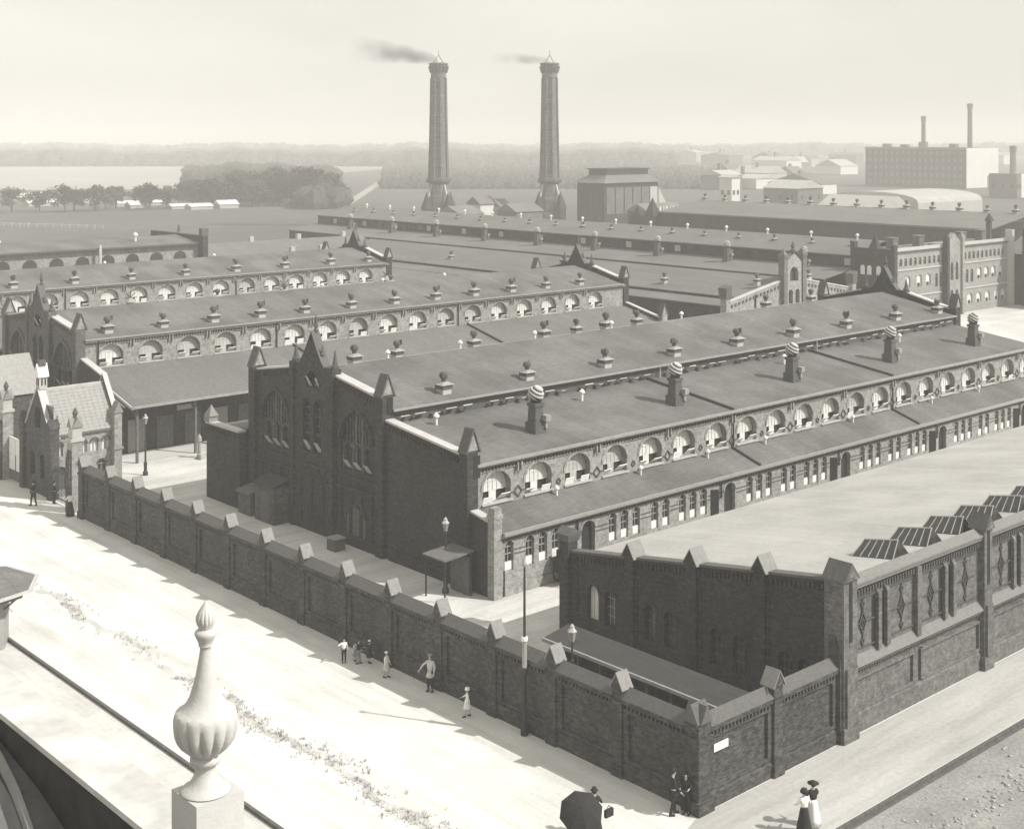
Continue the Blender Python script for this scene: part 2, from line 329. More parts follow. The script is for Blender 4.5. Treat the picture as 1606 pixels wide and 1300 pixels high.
# scrub growing along the unpaved strip, tufts get denser towards the corner
def tufts(n, x0, x1, y0, y1, seed, hmax=0.35, dens=lambda x, y: 1):
    rnd = random.Random(seed); mb = MB(); k = 0
    while k < n:
        x = rnd.uniform(x0, x1); y = rnd.uniform(y0, y1)
        if rnd.random() > dens(x, y): continue
        k += 1
        for j in range(rnd.randint(2, 5)):
            a = rnd.uniform(0, 6.28); h = rnd.uniform(.06, hmax); r = rnd.uniform(.01, .035)
            bx = x+rnd.gauss(0, .08); by = y+rnd.gauss(0, .08)
            mb.add([(bx-r*math.cos(a), by-r*math.sin(a), 0), (bx+r*math.cos(a), by+r*math.sin(a), 0), (bx+rnd.gauss(0,.08), by+rnd.gauss(0,.08), h)], [(0,1,2)])
    return mb
def dn(x, y):
    c = 32.0+0.25*math.sin(y*0.7); v = math.exp(-((x-c)/0.5)**2)
    return v*(1.0 if y < 56 else 0.4+0.35*math.sin(y*0.9) if y < 78 else 0.1)
structure('verge', blob_strip([(32.0+.25*math.sin(y*.7)+.15*math.sin(y*2.3), y) for y in [30+.6*i for i in range(78)]], .26, .005, 4), M['earth'])
solo('weed_strip', tufts(560, 30.8, 33.4, 36, 80, 3, 0.2, dn), M['weed'], 'ragged strip of weeds and stubble running along the bright pavement', 'weeds', kind='stuff')
def dn2(x, y): return math.exp(-((y-26.3+0.02*x)/1.0)**2)*0.9
mbs = MB(); rnd = random.Random(11)
for i in range(2200):
    x = rnd.uniform(38, 70); y = rnd.uniform(21, 29)
    if rnd.random() > 0.12+0.9*math.exp(-((y-27.0+(x-50)*.03)/0.7)**2): continue
    s_ = rnd.uniform(.03, .11); a = rnd.uniform(0, 3)
    mbs.lathe([(s_, 0), (s_*.9, s_*.5), (s_*.4, s_*.8)], (x, y, -0.13), n=5, rot=a)
solo('loose_stones', mbs, M['weed'], 'scattered dark stones and clods lying on the cobbled road', 'stones', kind='stuff')

# ------------------------------------------------------------ boundary wall
def wall_pillar(par, cx, cy, w_, z1, axis, F, capmat=None):
    """brick pillar with a gabled cap whose gable faces the street"""
    mb = MB(); h = w_/2
    if axis == 'x': cx -= .14
    else: cy -= .12
    mb.box(cx-h, cx+h, cy-h, cy+h, 0, z1-0.6)
    mb.box(cx-h-.06, cx+h+.06, cy-h-.06, cy+h+.06, 0, 0.45)
    mb.box(cx-h-.05, cx+h+.05, cy-h-.05, cy+h+.05, z1-1.25, z1-1.1)
    p = part('pillar', mb, M['brick_wall'], par)
    c = MB(); e = h+.03
    if axis == 'x': c.gabled(cx-e-.03, cx+e+.03, cy-e+.04, cy+e-.04, z1-0.602, z1-0.06, 'x')
    else: c.gabled(cx-e+.04, cx+e-.04, cy-e-.03, cy+e+.03, z1-0.602, z1-0.06, 'y')
    part('gable', c, M['brick_wall'], p)
    ym = cy if axis == 'x' else cx
    for s_ in (-1, 1):
        q = MB(); t = .07; z1 += random.uniform(-.012, .012)
        if axis == 'x':
            a = [(cx-e-.05, cy+s_*(e+.07), z1-.66), (cx-e-.05, cy, z1-.02), (cx-e-.05, cy, z1+.06), (cx-e-.05, cy+s_*(e+.1), z1-.60)]
            q.prism(a, (2*e+.1, 0, 0))
        else:
            a = [(cx+s_*(e+.07), cy-e-.05, z1-.66), (cx, cy-e-.05, z1-.02), (cx, cy-e-.05, z1+.06), (cx+s_*(e+.1), cy-e-.05, z1-.60)]
            q.prism(a, (0, 2*e+.1, 0))
        part('cap_slab', q, M['capst'], p)
    return p
def wall_panel(par, F, u0, u1, ztop=3.66):
    mb = MB(); T = .36
    fbox(mb, F, u0, u1, 0.0, T, 0, ztop-.42)
    pn = part('wall_panel', mb, M['brick_wall'], par)
    q = MB(); fbox(q, F, u0, u1, -.16, -.002, 0.001, .55); q.hexa([F(u0,-.16,.55),F(u1,-.16,.55),F(u1,-.002,.55),F(u0,-.002,.55)], [F(u0,-.03,.68),F(u1,-.03,.68),F(u1,-.002,.68),F(u0,-.002,.68)])
    part('plinth', q, M['brick_wall'], pn)
    q = MB()                                            # raised border round the sunk field
    fbox(q, F, u0, u0+.28, -.13, -.002, .70, ztop-.96); fbox(q, F, u1-.28, u1, -.13, -.002, .70, ztop-.96)
    fbox(q, F, u0+.001, u1-.001, -.13, -.002, ztop-.95, ztop-.80); fbox(q, F, u0+.281, u1-.281, -.13, -.002, .70, .84)
    part('panel_border', q, M['brick_wall'], pn)
    q = MB(); u = u0+.12
    while u < u1-.1:
        fbox(q, F, u, u+.10, -.2, -.002, ztop-.79, ztop-.62); u += .22
    part('corbel_table', q, M['brick_wall'], pn)
    q = MB(); fbox(q, F, u0, u1, -.23, -.001, ztop-.615, ztop-.425); part('string_course', q, M['brick_wall'], pn)
    q = MB(); a = [F(u0,-.25,ztop-.42), F(u0,T/2-.02,ztop), F(u0,T+.06,ztop-.42)]
    q.prism(a, Vector(F(u1,0,0))-Vector(F(u0,0,0))); part('coping', q, M['tile'], pn)
    return pn
bw = thing('boundary_wall', 'long dark brick wall with white-capped pillars between street and slaughterhouse yard', 'wall', (40.4, 34, 0))
ys = [34.0]+[38.15+3.88*i for i in range(13)]           # pillars along X = 40.4
FB = FX(40.32)
for i in range(len(ys)-1): wall_panel(bw, FB, ys[i]+(.36 if i == 0 else .28), ys[i+1]-.28)
wall_panel(bw, FB, ys[-1]+.28, 88.35)
for y in ys[1:]: wall_pillar(bw, 40.5, y, .5, 4.2, 'x', FB)
wall_pillar(bw, 40.45, 88.6, .6, 4.2, 'x', FB)
FF = FY(34.0)
wall_panel(bw, FF, 40.8, 44.75, 3.66); wall_panel(bw, FF, 45.32, 49.25, 3.66)
wall_pillar(bw, 45.03, 34.15, .56, 4.3, 'y', FF)
# corner pillar with cross gabled cap
mb = MB(); mb.box(40.05, 40.79, 33.78, 34.5, 0, 3.5); mb.box(39.95, 40.89, 33.68, 34.6, 0, .5); mb.box(39.99, 40.85, 33.72, 34.56, 2.75, 2.95)
cp = part('corner_pillar', mb, M['brick_wall'], bw)
mb = MB(); mb.gabled(39.98, 40.86, 33.76, 34.52, 3.502, 4.22, 'x'); mb.gabled(40.07, 40.77, 33.68, 34.6, 3.504, 4.16, 'y'); part('cross_gable_cap', mb, M['tile'], cp)
# slim buttress against the tall facade
mb = MB(); mb.box(49.26, 49.5, 33.7, 34.3, 0, 3.6); mb.hexa([(49.26,33.7,3.6),(49.5,33.7,3.6),(49.5,34.3,3.6),(49.26,34.3,3.6)], [(49.3,34.0,4.6),(49.5,34.0,4.6),(49.5,34.3,4.6),(49.3,34.3,4.6)])
part('buttress', mb, M['brick_wall'], bw)
mb = MB(); mb.box(41.05, 41.95, 33.87, 33.91, 2.12, 2.42); solo('wall_plate', mb, M['white'], 'small blank white plate fixed to the brick wall beside the corner pillar', 'sign')

# ------------------------------------------------------------ right-hand building
rb = thing('corner_building', 'tall brick building with pale flat roof, ornamented street front and skylights', 'building', (49.7, 34, 0))
FR = FY(34.0); FL = FX(49.7)
X1 = 98.3
bays = []
mb = MB(); wall(mb, FR, 50.1, X1, 6.35, 0, t=.4, back=False); body = part('front_wall', mb, M['brick_fac'], rb)
q = MB(); fbox(q, FR, 50.1, X1, -.14, -.002, .001, .8); q.hexa([FR(50.1,-.14,.8),FR(X1,-.14,.8),FR(X1,-.002,.8),FR(50.1,-.002,.8)], [FR(50.1,-.05,.92),FR(X1,-.05,.92),FR(X1,-.002,.92),FR(50.1,-.002,.92)])
part('plinth', q, M['brick_fac'], body)
q = MB(); q.hexa([FR(50.1,-.3,2.95),FR(X1,-.3,2.95),FR(X1,-.002,2.95),FR(50.1,-.002,2.95)], [FR(50.1,-.26,3.02),FR(X1,-.26,3.02),FR(X1,-.002,3.36),FR(50.1,-.002,3.36)]); part('sloping_ledge', q, M['ledge'], body)
q = MB(); fbox(q, FR, 50.1, X1, -.18, -.003, 2.78, 2.948); part('string_course', q, M['brick_fac'], body)
q = MB(); u = 50.2
while u < X1: fbox(q, FR, u, u+.09, -.13, -.002, 2.62, 2.779); u += .2
part('corbel_table', q, M['trim'], body)
q = MB(); u = 50.2
while u < X1: fbox(q, FR, u, u+.11, -.16, -.002, 6.0, 6.24); u += .22
part('corbel_table', q, M['trim'], body)
q = MB(); fbox(q, FR, 50.1, X1, -.2, .4, 6.351, 6.5); q.hexa([FR(50.1,-.26,6.501),FR(X1,-.26,6.501),FR(X1,.45,6.501),FR(50.1,.45,6.501)], [FR(50.1,-.26,6.6),FR(X1,-.26,6.6),FR(X1,.2,6.85),FR(50.1,.2,6.85)]); part('coping', q, M['ledge'], body)
# skirting fillets and frames per bay
def diamond(par, uc, zc, F, r=.62, rz=.95):
    q = MB(); v = -.045
    def seg(a, b, w_=.05):
        p1 = Vector(F(a[0], v, a[1])); p2 = Vector(F(b[0], v, b[1])); q.bar(p1, p2, w_)
    D_ = [(uc, zc+rz*.5), (uc+r*.42, zc), (uc, zc-rz*.5), (uc-r*.42, zc)]
    for i in range(4): seg(D_[i], D_[(i+1) % 4], .06)
    d2 = [(uc, zc+rz*.2), (uc+r*.17, zc), (uc, zc-rz*.2), (uc-r*.17, zc)]
    for i in range(4): seg(d2[i], d2[(i+1) % 4], .045)
    seg((uc-.95, zc), (uc-r*.42, zc)); seg((uc+r*.42, zc), (uc+.95, zc))
    seg((uc, zc+rz*.5), (uc, zc+1.1)); seg((uc, zc-rz*.5), (uc, zc-1.1))
    for s_ in (-1, 1):
        seg((uc-.12, zc+s_*.82), (uc, zc+s_*.97)); seg((uc+.12, zc+s_*.82), (uc, zc+s_*.97)); seg((uc-.12, zc+s_*.82), (uc, zc+s_*.67)); seg((uc+.12, zc+s_*.82), (uc, zc+s_*.67))
        seg((uc-1.0, zc+s_*1.1), (uc+1.0, zc+s_*1.1), .05)
    part('diamond_ornament', q, M['trim'], par)
for b in range(4):
    o = b*12.15
    fr = MB()
    for u in (52.98,):      # paired lesenes
        pass
    for (a, c) in ((52.5, 53.2), (58.1, 58.85)):
        for u in (a+o, c+o):
            if u+.3 < X1:
                q = MB(); fbox(q, FR, u-.13, u+.13, -.2, -.001, 3.3, 5.75); q.hexa([FR(u-.13,-.2,5.75),FR(u+.13,-.2,5.75),FR(u+.13,-.001,5.75),FR(u-.13,-.001,5.75)], [FR(u-.13,-.04,5.98),FR(u+.13,-.04,5.98),FR(u+.13,-.001,5.98),FR(u-.13,-.001,5.98)])
                part('lesene', q, M['brick_fac'], body)
                q = MB(); fbox(q, FR, u-.40, u-.14, -.012, -.001, 3.45, 5.7); part('slit', q, M['dark'], body)
    for u in (51.35, 54.45, 56.95, 60.05): diamond(body, u+o, 4.72, FR)
    q = MB(); fbox(q, FR, 55.5+o, 55.85+o, -.24, -.0015, 3.1, 6.3); part('pilaster', q, M['brick_fac'], body)
    for (a, c) in ((50.5, 55.3), (56.1, 61.2)):      # sunk fields of the lower storey
        q = MB()
        fbox(q, FR, a+o, c+o, -.12, -.0015, 2.3, 2.45); fbox(q, FR, a+o, c+o, -.12, -.0015, .94, 1.08)
        fbox(q, FR, a+o-.12, a+o-.001, -.12, -.0015, 1.0, 2.4); fbox(q, FR, c+o+.001, c+o+.12, -.12, -.0015, 1.0, 2.4)
        part('panel_border', q, M['brick_fac'], body)
    for (a, c) in ((50.35, 52.2), (53.5, 55.4), (56.0, 57.85), (59.1, 61.1)):
        q = MB(); fbox(q, FR, a+o, c+o, -.05, -.0015, 5.76, 5.84); part('string_course', q, M['trim'], body)
def facade_tower(cx, cy, F, zt, w_=.95, slit=True, axis='y'):
    q = MB(); h = w_/2; q.box(cx-h, cx+h, cy-h, cy+h, 0, zt-.9); q.box(cx-h-.07, cx+h+.07, cy-h-.07, cy+h+.07, 0, .7)
    q.box(cx-h+.1, cx+h-.1, cy-h-.12, cy-h-.001, .7, 3.2)
    t = part('pier', q, M['brick_fac'], rb)
    q = MB(); e = h+.1
    q.gabled(cx-e, cx+e, cy-e, cy+e, zt-.899, zt-.15, axis); part('gabled_cap', q, M['capdark'], t)
    q = MB(); q.gabled(cx-e+.16, cx+e-.16, cy-e-.02, cy-e+.1, zt-.88, zt-.4, 'y'); part('cap_face', q, M['brick_fac'], t)
    if slit:
        q = MB(); q.box(cx-.13, cx+.13, cy-h-.012, cy-h-.001, zt-3.6, zt-1.0); part('slit', q, M['dark'], t)
    return t
facade_tower(49.9, 34.1, FR, 7.85, 1.0)
for k in range(4): facade_tower(61.75+12.15*k, 34.05, FR, 7.75, .75)
# side wall, falls towards the yard
ztop = lambda y: 6.75-(y-34.6)*(6.75-4.28)/(51.0-34.6)
wins = [dict(u=y, w=.8, z0=1.2, zs=2.6, rise=.42) for y in (48.95, 47.75, 45.0, 43.7, 40.8, 39.5, 36.9, 35.8)]
mb = MB(); wall(mb, FL, 34.6, 50.6, ztop, 0, ops=wins, t=.4); side = part('side_wall', mb, M['brick_shade'], rb)
q = MB(); slope_box(q, FL, 34.6, 50.6, -.08, .48, ztop(34.6)+.001, ztop(50.6)+.001, .12); part('coping', q, M['tile'], side)
q = MB()
for a in range(0, 64):
    u = 34.8+a*.25
    slope_box(q, FL, u, u+.12, -.1, -.001, ztop(u)-.45, ztop(u+.12)-.45, .28)
part('corbel_table', q, M['brick_shade'], side)
for a, b in ((34.6, 37.9), (38.5, 41.9), (42.5, 46.0), (46.6, 50.2)):
    q = MB(); slope_box(q, FL, a, b, -.07, -.001, ztop(a)-.95, ztop(b)-.95, .12)
    fbox(q, FL, a, a+.15, -.07, -.001, .9, ztop(a)-.97); fbox(q, FL, b-.15, b, -.07, -.001, .9, ztop(b)-.97); part('panel_border', q, M['brick_shade'], side)
for o in wins:
    q = MB(); arch_band(q, FL, o, .14); part('arch_ring', q, M['brick_shade'], side)
    q = MB()
    for du in (-.15, .15): fbox(q, FL, o['u']+du-.02, o['u']+du+.02, .18, .22, 1.25, 2.85)
    for z in (1.7, 2.15, 2.6): fbox(q, FL, o['u']-.3, o['u']+.3, .182, .218, z-.02, z+.02)
    wn = part('window', q, M['white' if o['u'] > 48.5 else 'gutter' if o['u'] > 46 else 'tile'], side)
    q = MB(); arch_poly(q, FL, o, .24); part('pane', q, M['pane'] if o['u'] > 48.5 else M['glass'], wn)
for y in (38.2, 42.25, 46.3):
    q = MB(); q.box(49.5, 50.15, y-.3, y+.3, 0, ztop(y)+.15); pp = part('pier', q, M['brick_shade'], rb)
    q = MB(); q.gabled(49.42, 50.3, y-.36, y+.36, ztop(y)+.152, ztop(y)+.78, 'x'); part('gable', q, M['brick_shade'], pp)
    for s_ in (-1, 1):
        q = MB(); zz = ztop(y)
        q.prism([(49.4, y+s_*.43, zz+.06), (49.4, y, zz+.79), (49.4, y, zz+.87), (49.4, y+s_*.47, zz+.10)], (.95, 0, 0)); part('cap_slab', q, M['capst'], pp)
q = MB(); q.box(49.45, 50.15, 50.55, 51.2, 0, 4.9); pp = part('pier', q, M['brick_shade'], rb)
q = MB(); q.hexa([(49.4,50.5,4.9),(50.2,50.5,4.9),(50.2,51.25,4.9),(49.4,51.25,4.9)], [(49.3,50.4,5.3),(50.3,50.4,5.3),(50.3,51.35,5.3),(49.3,51.35,5.3)]); q.gabled(49.3,50.3,50.4,51.35,5.301,5.6,'y'); part('corbelled_cap', q, M['capdark'], pp)
mb = MB(); zr = lambda y: ztop(y)-.22
mb.hexa([(50.1,34.4,zr(34.4)-.2),(X1,34.4,zr(34.4)-.2),(X1,50.6,zr(50.6)-.2),(50.1,50.6,zr(50.6)-.2)], [(50.1,34.4,zr(34.4)),(X1,34.4,zr(34.4)),(X1,50.6,zr(50.6)),(50.1,50.6,zr(50.6))])
part('roof', mb, M['roof_w'], rb)
mb = MB(); mb.box(50.11, X1, 50.2, 50.55, 0, 3.9); part('back_wall', mb, M['brick_shade'], rb)
# skylights: glazed prisms lying across the roof
for k in range(9):
    x = 55.1+2.93*k; ya, yb = 34.7, 37.0; za, zb = zr(ya)+.02, zr(yb)+.02; hh = .72
    q = MB(); q.add([(x-.1,ya,za),(x+1.2,ya,za),(x+1.2,yb,zb),(x-.1,yb,zb),(x+.55,ya+.16,za+hh),(x+.55,yb-.3,zb+hh)], [(0,1,4),(1,2,5,4),(2,3,5),(3,0,4,5)])
    s_ = part('skylight', q, M['glass'], rb, at=(x, ya, za))
    q = MB()
    for j in range(6):
        t = (j+.04)/5.08; y0 = ya+.02+(yb-ya-.04)*t; y1 = ya+.17+(yb-.31-ya-.17)*t; z0_ = za+(zb-za)*t
        q.bar((x-.11, y0, z0_+.02), (x+.55, y1, z0_+hh+.02), .035)
    q.bar((x+.55, ya+.16, za+hh+.01), (x+.55, yb-.3, zb+hh+.01), .05)
    part('glazing_bar', q, M['stone'], s_)
    q = MB(); q.add([(x+1.21,ya,za),(x+1.21,yb,zb),(x+.57,yb-.3,zb+hh+.01),(x+.57,ya+.16,za+hh+.01)], [(0,1,2,3)]); part('lit_back', q, M['white'], s_)  # sunlit far slope, its brightness put into a white sheet

# ------------------------------------------------------------ low shelter behind the corner wall
sh = thing('market_shelter', 'low open shed with dark felt roof standing behind the corner of the boundary wall', 'shed', (44.5, 36, 0))
mb = MB(); slabY(mb, 35.9, 47.0, 44.35, 2.2, 46.05, 2.45, .1); part('roof', mb, M['felt'], sh)
q = MB(); slabY(q, 35.88, 47.02, 44.25, 2.195, 44.345, 2.2, .16); part('fascia', q, M['gutter'], sh)
q = MB(); q.box(44.8, 46.2, 46.8, 46.9, 0, 2.2); q.box(44.8, 46.2, 36.0, 36.1, 0, 2.2); q.box(46.15, 46.25, 36.1, 46.8, 0, 2.35); part('board_wall', q, M['wood'], sh)
for i in range(8):
    q = MB(); q.box(44.8, 44.92, 36.4+i*1.45, 36.52+i*1.45, 0, 2.15); part('post', q, M['wood'], sh)
for i in range(7):
    q = MB(); q.box(44.84, 44.88, 36.6+i*1.45, 37.75+i*1.45, 0, 1.1); part('board_panel', q, M['woodp'] if i % 3 == 1 else M['wood'], sh)

# ------------------------------------------------------------ shared window meshes (origin: centre of the sill, v into the wall)
F0 = FY(0)
AW = dict(u=0, w=2.2, z0=0, zs=.8, rise=1.0)
def build_arcade_meshes():
    o = AW
    q = MB(); arch_poly(q, F0, o, .5, .02); back = q.mesh('window', M['dark'])
    q = MB(); us = [-1.1+.22*i for i in range(11)]
    for a, b in zip(us[:-1], us[1:]): q.quad((a,.40,.6), (b,.40,.6), (b,.40,arch_z(o,b)+.0), (a,.40,arch_z(o,a)+.0))
    q.box(-.30, .26, .38, .41, 0, .6); q.box(-1.1, -1.02, .38, .41, 0, .6)
    pane = q.mesh('pane', M['pane'])
    q = MB()
    for x in (-.7, -.35, 0, .35, .7): q.box(x-.012, x+.012, .37, .395, .6, arch_z(o, x))
    for z in (.6, 1.15):
        hw = 1.1*math.sqrt(max(0, 1-((z-.8)/1.0)**2)) if z > .8 else 1.1
        q.box(-hw, hw, .372, .393, z-.014, z+.014)
    bars = q.mesh('glazing_bar', M['bars'])
    q = MB(); q.hexa([(-.36,.34,0),(.36,.34,0),(.36,.37,0),(-.36,.37,0)], [(-.36,-.08,.36),(.36,-.08,.36),(.36,-.05,.39),(-.36,-.05,.39)]); sash = q.mesh('sash', M['white'])
    return back, pane, bars, sash
AWM = build_arcade_meshes()
AWM2 = AWM[1].copy(); AWM2.materials[0] = M['pane2']
def arcade_window(par, x, y, z, seed=0):
    rnd = random.Random(seed*7+1)
    wn = inst('window', AWM[0], par, (x, y, z))
    inst('pane', AWM[1] if rnd.random() < .75 else AWM2, wn, (x, y, z)); inst('glazing_bar', AWM[2], wn, (x, y, z))
    for dx in (-.67, .67):
        s_ = inst('sash', AWM[3], wn, (x+dx, y, z)); s_.scale = (1, rnd.choice((.25, .8, .95, 1.1, 1.2)), rnd.uniform(.85, 1.15))
LW = dict(u=0, w=.66, z0=0, zs=1.4, rise=.33)
def small_meshes(o, white=.5, bars=(.5, .95, 1.35)):
    q = MB(); fb = [(-.3, -.27), (.27, .3), (-.02, .02)]
    for a, b in fb: q.box(a*o['w']/.66, b*o['w']/.66, .14, .2, 0, arch_z(o, max(abs(a), abs(b))*.95*o['w']/.66))
    for z in bars: q.box(-o['w']/2, o['w']/2, .142, .198, z-.025, z+.025)
    fr = q.mesh('window', M['gutter'])
    q = MB(); arch_poly(q, F0, o, .22, .01); gl = q.mesh('pane', M['glass'])
    q = MB(); q.box(-o['w']/2+.02, o['w']/2-.02, .12, .135, .02, white); wh = q.mesh('pane', M['white'])
    return fr, gl, wh
LWM = small_meshes(LW)
def small_window(par, meshes, at, rotz=0, white=True):
    wn = inst('window', meshes[0], par, at, rotz)
    g_ = bpy.data.objects.new('pane', meshes[1]); COL.objects.link(g_); g_.parent = wn
    if white:
        g_ = bpy.data.objects.new('pane', meshes[2]); COL.objects.link(g_); g_.parent = wn

# ventilators
def vent_meshes():
    q = MB(); q.box(-.40, .40, -.40, .40, -.35, .30); b = q.mesh('roof_ventilator', M['stone'])
    q = MB(); q.box(-.46, .46, -.46, .46, .301, .60); q1 = q.mesh('louvre', M['cowlm'])
    q = MB(); q.hexa([(-.58,-.58,.601),(.58,-.58,.601),(.58,.58,.601),(-.58,.58,.601)], [(-.22,-.22,.80),(.22,-.22,.80),(.22,.22,.80),(-.22,.22,.80)]); q2 = q.mesh('hood', M['sheet'])
    q = MB(); q.lathe([(.19,.80),(.19,1.02)], n=8); q.lathe([(.22,1.02),(.34,1.12),(.34,1.34),(.25,1.48),(.1,1.5)], n=8); q.add([(.1,-.02,1.1),(.5,-.02,1.15),(.46,-.02,1.62),(.1,-.02,1.45),(.1,.02,1.1),(.5,.02,1.15),(.46,.02,1.62),(.1,.02,1.45)], [(0,1,2,3),(7,6,5,4),(0,4,5,1),(1,5,6,2),(2,6,7,3)]); q3 = q.mesh('cowl', M['cowlm'])
    return b, q1, q2, q3
VM = vent_meshes()
def vent(par, x, y, z, s=1.0, rot=0):
    v = inst('roof_ventilator', VM[0], par, (x, y, z)); s *= random.uniform(.84, .98); v.scale = (s, s, s*random.uniform(.92, 1.08))
    for nm, me in (('louvre', VM[1]), ('hood', VM[2]), ('cowl', VM[3])):
        c = bpy.data.objects.new(nm, me); COL.objects.link(c); c.parent = v
        if nm == 'cowl': c.rotation_euler = (0, 0, rot)
    return v
def cowl_meshes():
    q = MB(); q.hexa([(-.42,-.42,-.6),(.42,-.42,-.6),(.42,.42,-.6),(-.42,.42,-.6)], [(-.32,-.32,1.6),(.32,-.32,1.6),(.32,.32,1.6),(-.32,.32,1.6)]); q.box(-.47,.47,-.47,.47,-.6,.55); q.box(-.4,.4,-.4,.4,1.55,1.75); a = q.mesh('globe_cowl', M['cowlm'])
    q = MB()
    for k in range(5):
        z = -.40+k*.2; r = [.34,.48,.54,.48,.33][k]; q.lathe([(r*.8,z-.07),(r,z-.03),(r*.97,z+.05),(r*.8,z+.09)], n=16)
    rot = Matrix.Rotation(R(28), 4, Vector((.75,.35,0))); q.v = [tuple(rot @ Vector(v)+Vector((0,0,2.3))) for v in q.v]
    b = q.mesh('ring', M['stone'])
    q = MB(); q.lathe([(.3,1.7),(.36,1.85),(.44,2.1),(.46,2.3),(.40,2.55),(.25,2.7),(.1,2.78)], n=14); c = q.mesh('core', M['dark'])
    q = MB(); q.box(.2,.62,-.75,-.3,.65,1.0); q.box(.3,.5,-.6,-.3,.2,.5); d = q.mesh('hatch', M['gutter'])
    return a, b, c, d
CM = cowl_meshes()
def cowl(par, x, y, z, s=1.0):
    v = inst('globe_cowl', CM[0], par, (x, y, z)); v.scale = (s, s, s)
    for nm, me in (('ring', CM[1]), ('core', CM[2]), ('hatch', CM[3])):
        c = bpy.data.objects.new(nm, me); COL.objects.link(c); c.parent = v
def pipe_mesh():
    q = MB(); q.lathe([(.09,-.2),(.09,.45)], n=8); q.lathe([(.2,.42),(.2,.52),(.05,.68)], n=8); return q.mesh('vent_pipe', M['white'])
PM = pipe_mesh()
def flap_mesh():
    q = MB(); q.hexa([(-.42,-.02,0),(.42,-.02,0),(.42,.02,0),(-.42,.02,0)], [(-.42,-.62,.22),(.42,-.62,.22),(.42,-.58,.27),(-.42,-.58,.27)]); q.add([(-.42,-.05,0),(-.42,-.6,.22),(-.42,-.55,-.12)],[(0,1,2)]); return q.mesh('flap', M['stone'])
FM = flap_mesh()

# ------------------------------------------------------------ gothic gable facing -X, centre yc, wall plane x0
def corbels(F, par, u0, u1, zf, m, step=.3, h=.28, v=-.1):
    q = MB(); u = u0
    while u < u1-.1:
        slope_box(q, F, u, u+step*.5, v, -.001, zf(u)-.5, zf(u+step*.5)-.5, h); u += step
    part('corbel_table', q, m, par)
def slanted_cap(par, x0, y, zb, w_=.8):
    """tilted gabled capstone on top of a gable pier"""
    q = MB(); h = w_/2
    q.gabled(x0-.28, x0+.62, y-h+.06, y+h-.06, zb, zb+1.12, 'y'); q.box(x0-.2,x0+.5,y-h+.08,y+h-.08,zb,zb+.25)
    cs_ = part('pier_head', q, M['brick'], par)  # sunlit end put into pale brick, shaded slopes into dark stone
    q = MB(); q.hexa([(x0-.42,y-h-.02,zb-.12),(x0-.30,y-h-.02,zb-.14),(x0-.30,y+h+.02,zb-.14),(x0-.42,y+h+.02,zb-.12)], [(x0+.14,y-h-.02,zb+1.28),(x0+.20,y-h-.02,zb+1.16),(x0+.20,y+h+.02,zb+1.16),(x0+.14,y+h+.02,zb+1.28)]); part('capstone', q, M['capdark'], cs_)
    q = MB(); q.hexa([(x0+.66,y-h-.02,zb-.14),(x0+.76,y-h-.02,zb-.12),(x0+.76,y+h+.02,zb-.12),(x0+.66,y+h+.02,zb-.14)], [(x0+.205,y-h-.02,zb+1.14),(x0+.21,y-h-.02,zb+1.27),(x0+.21,y+h+.02,zb+1.27),(x0+.205,y+h+.02,zb+1.14)]); part('capstone', q, M['capdark'], cs_)
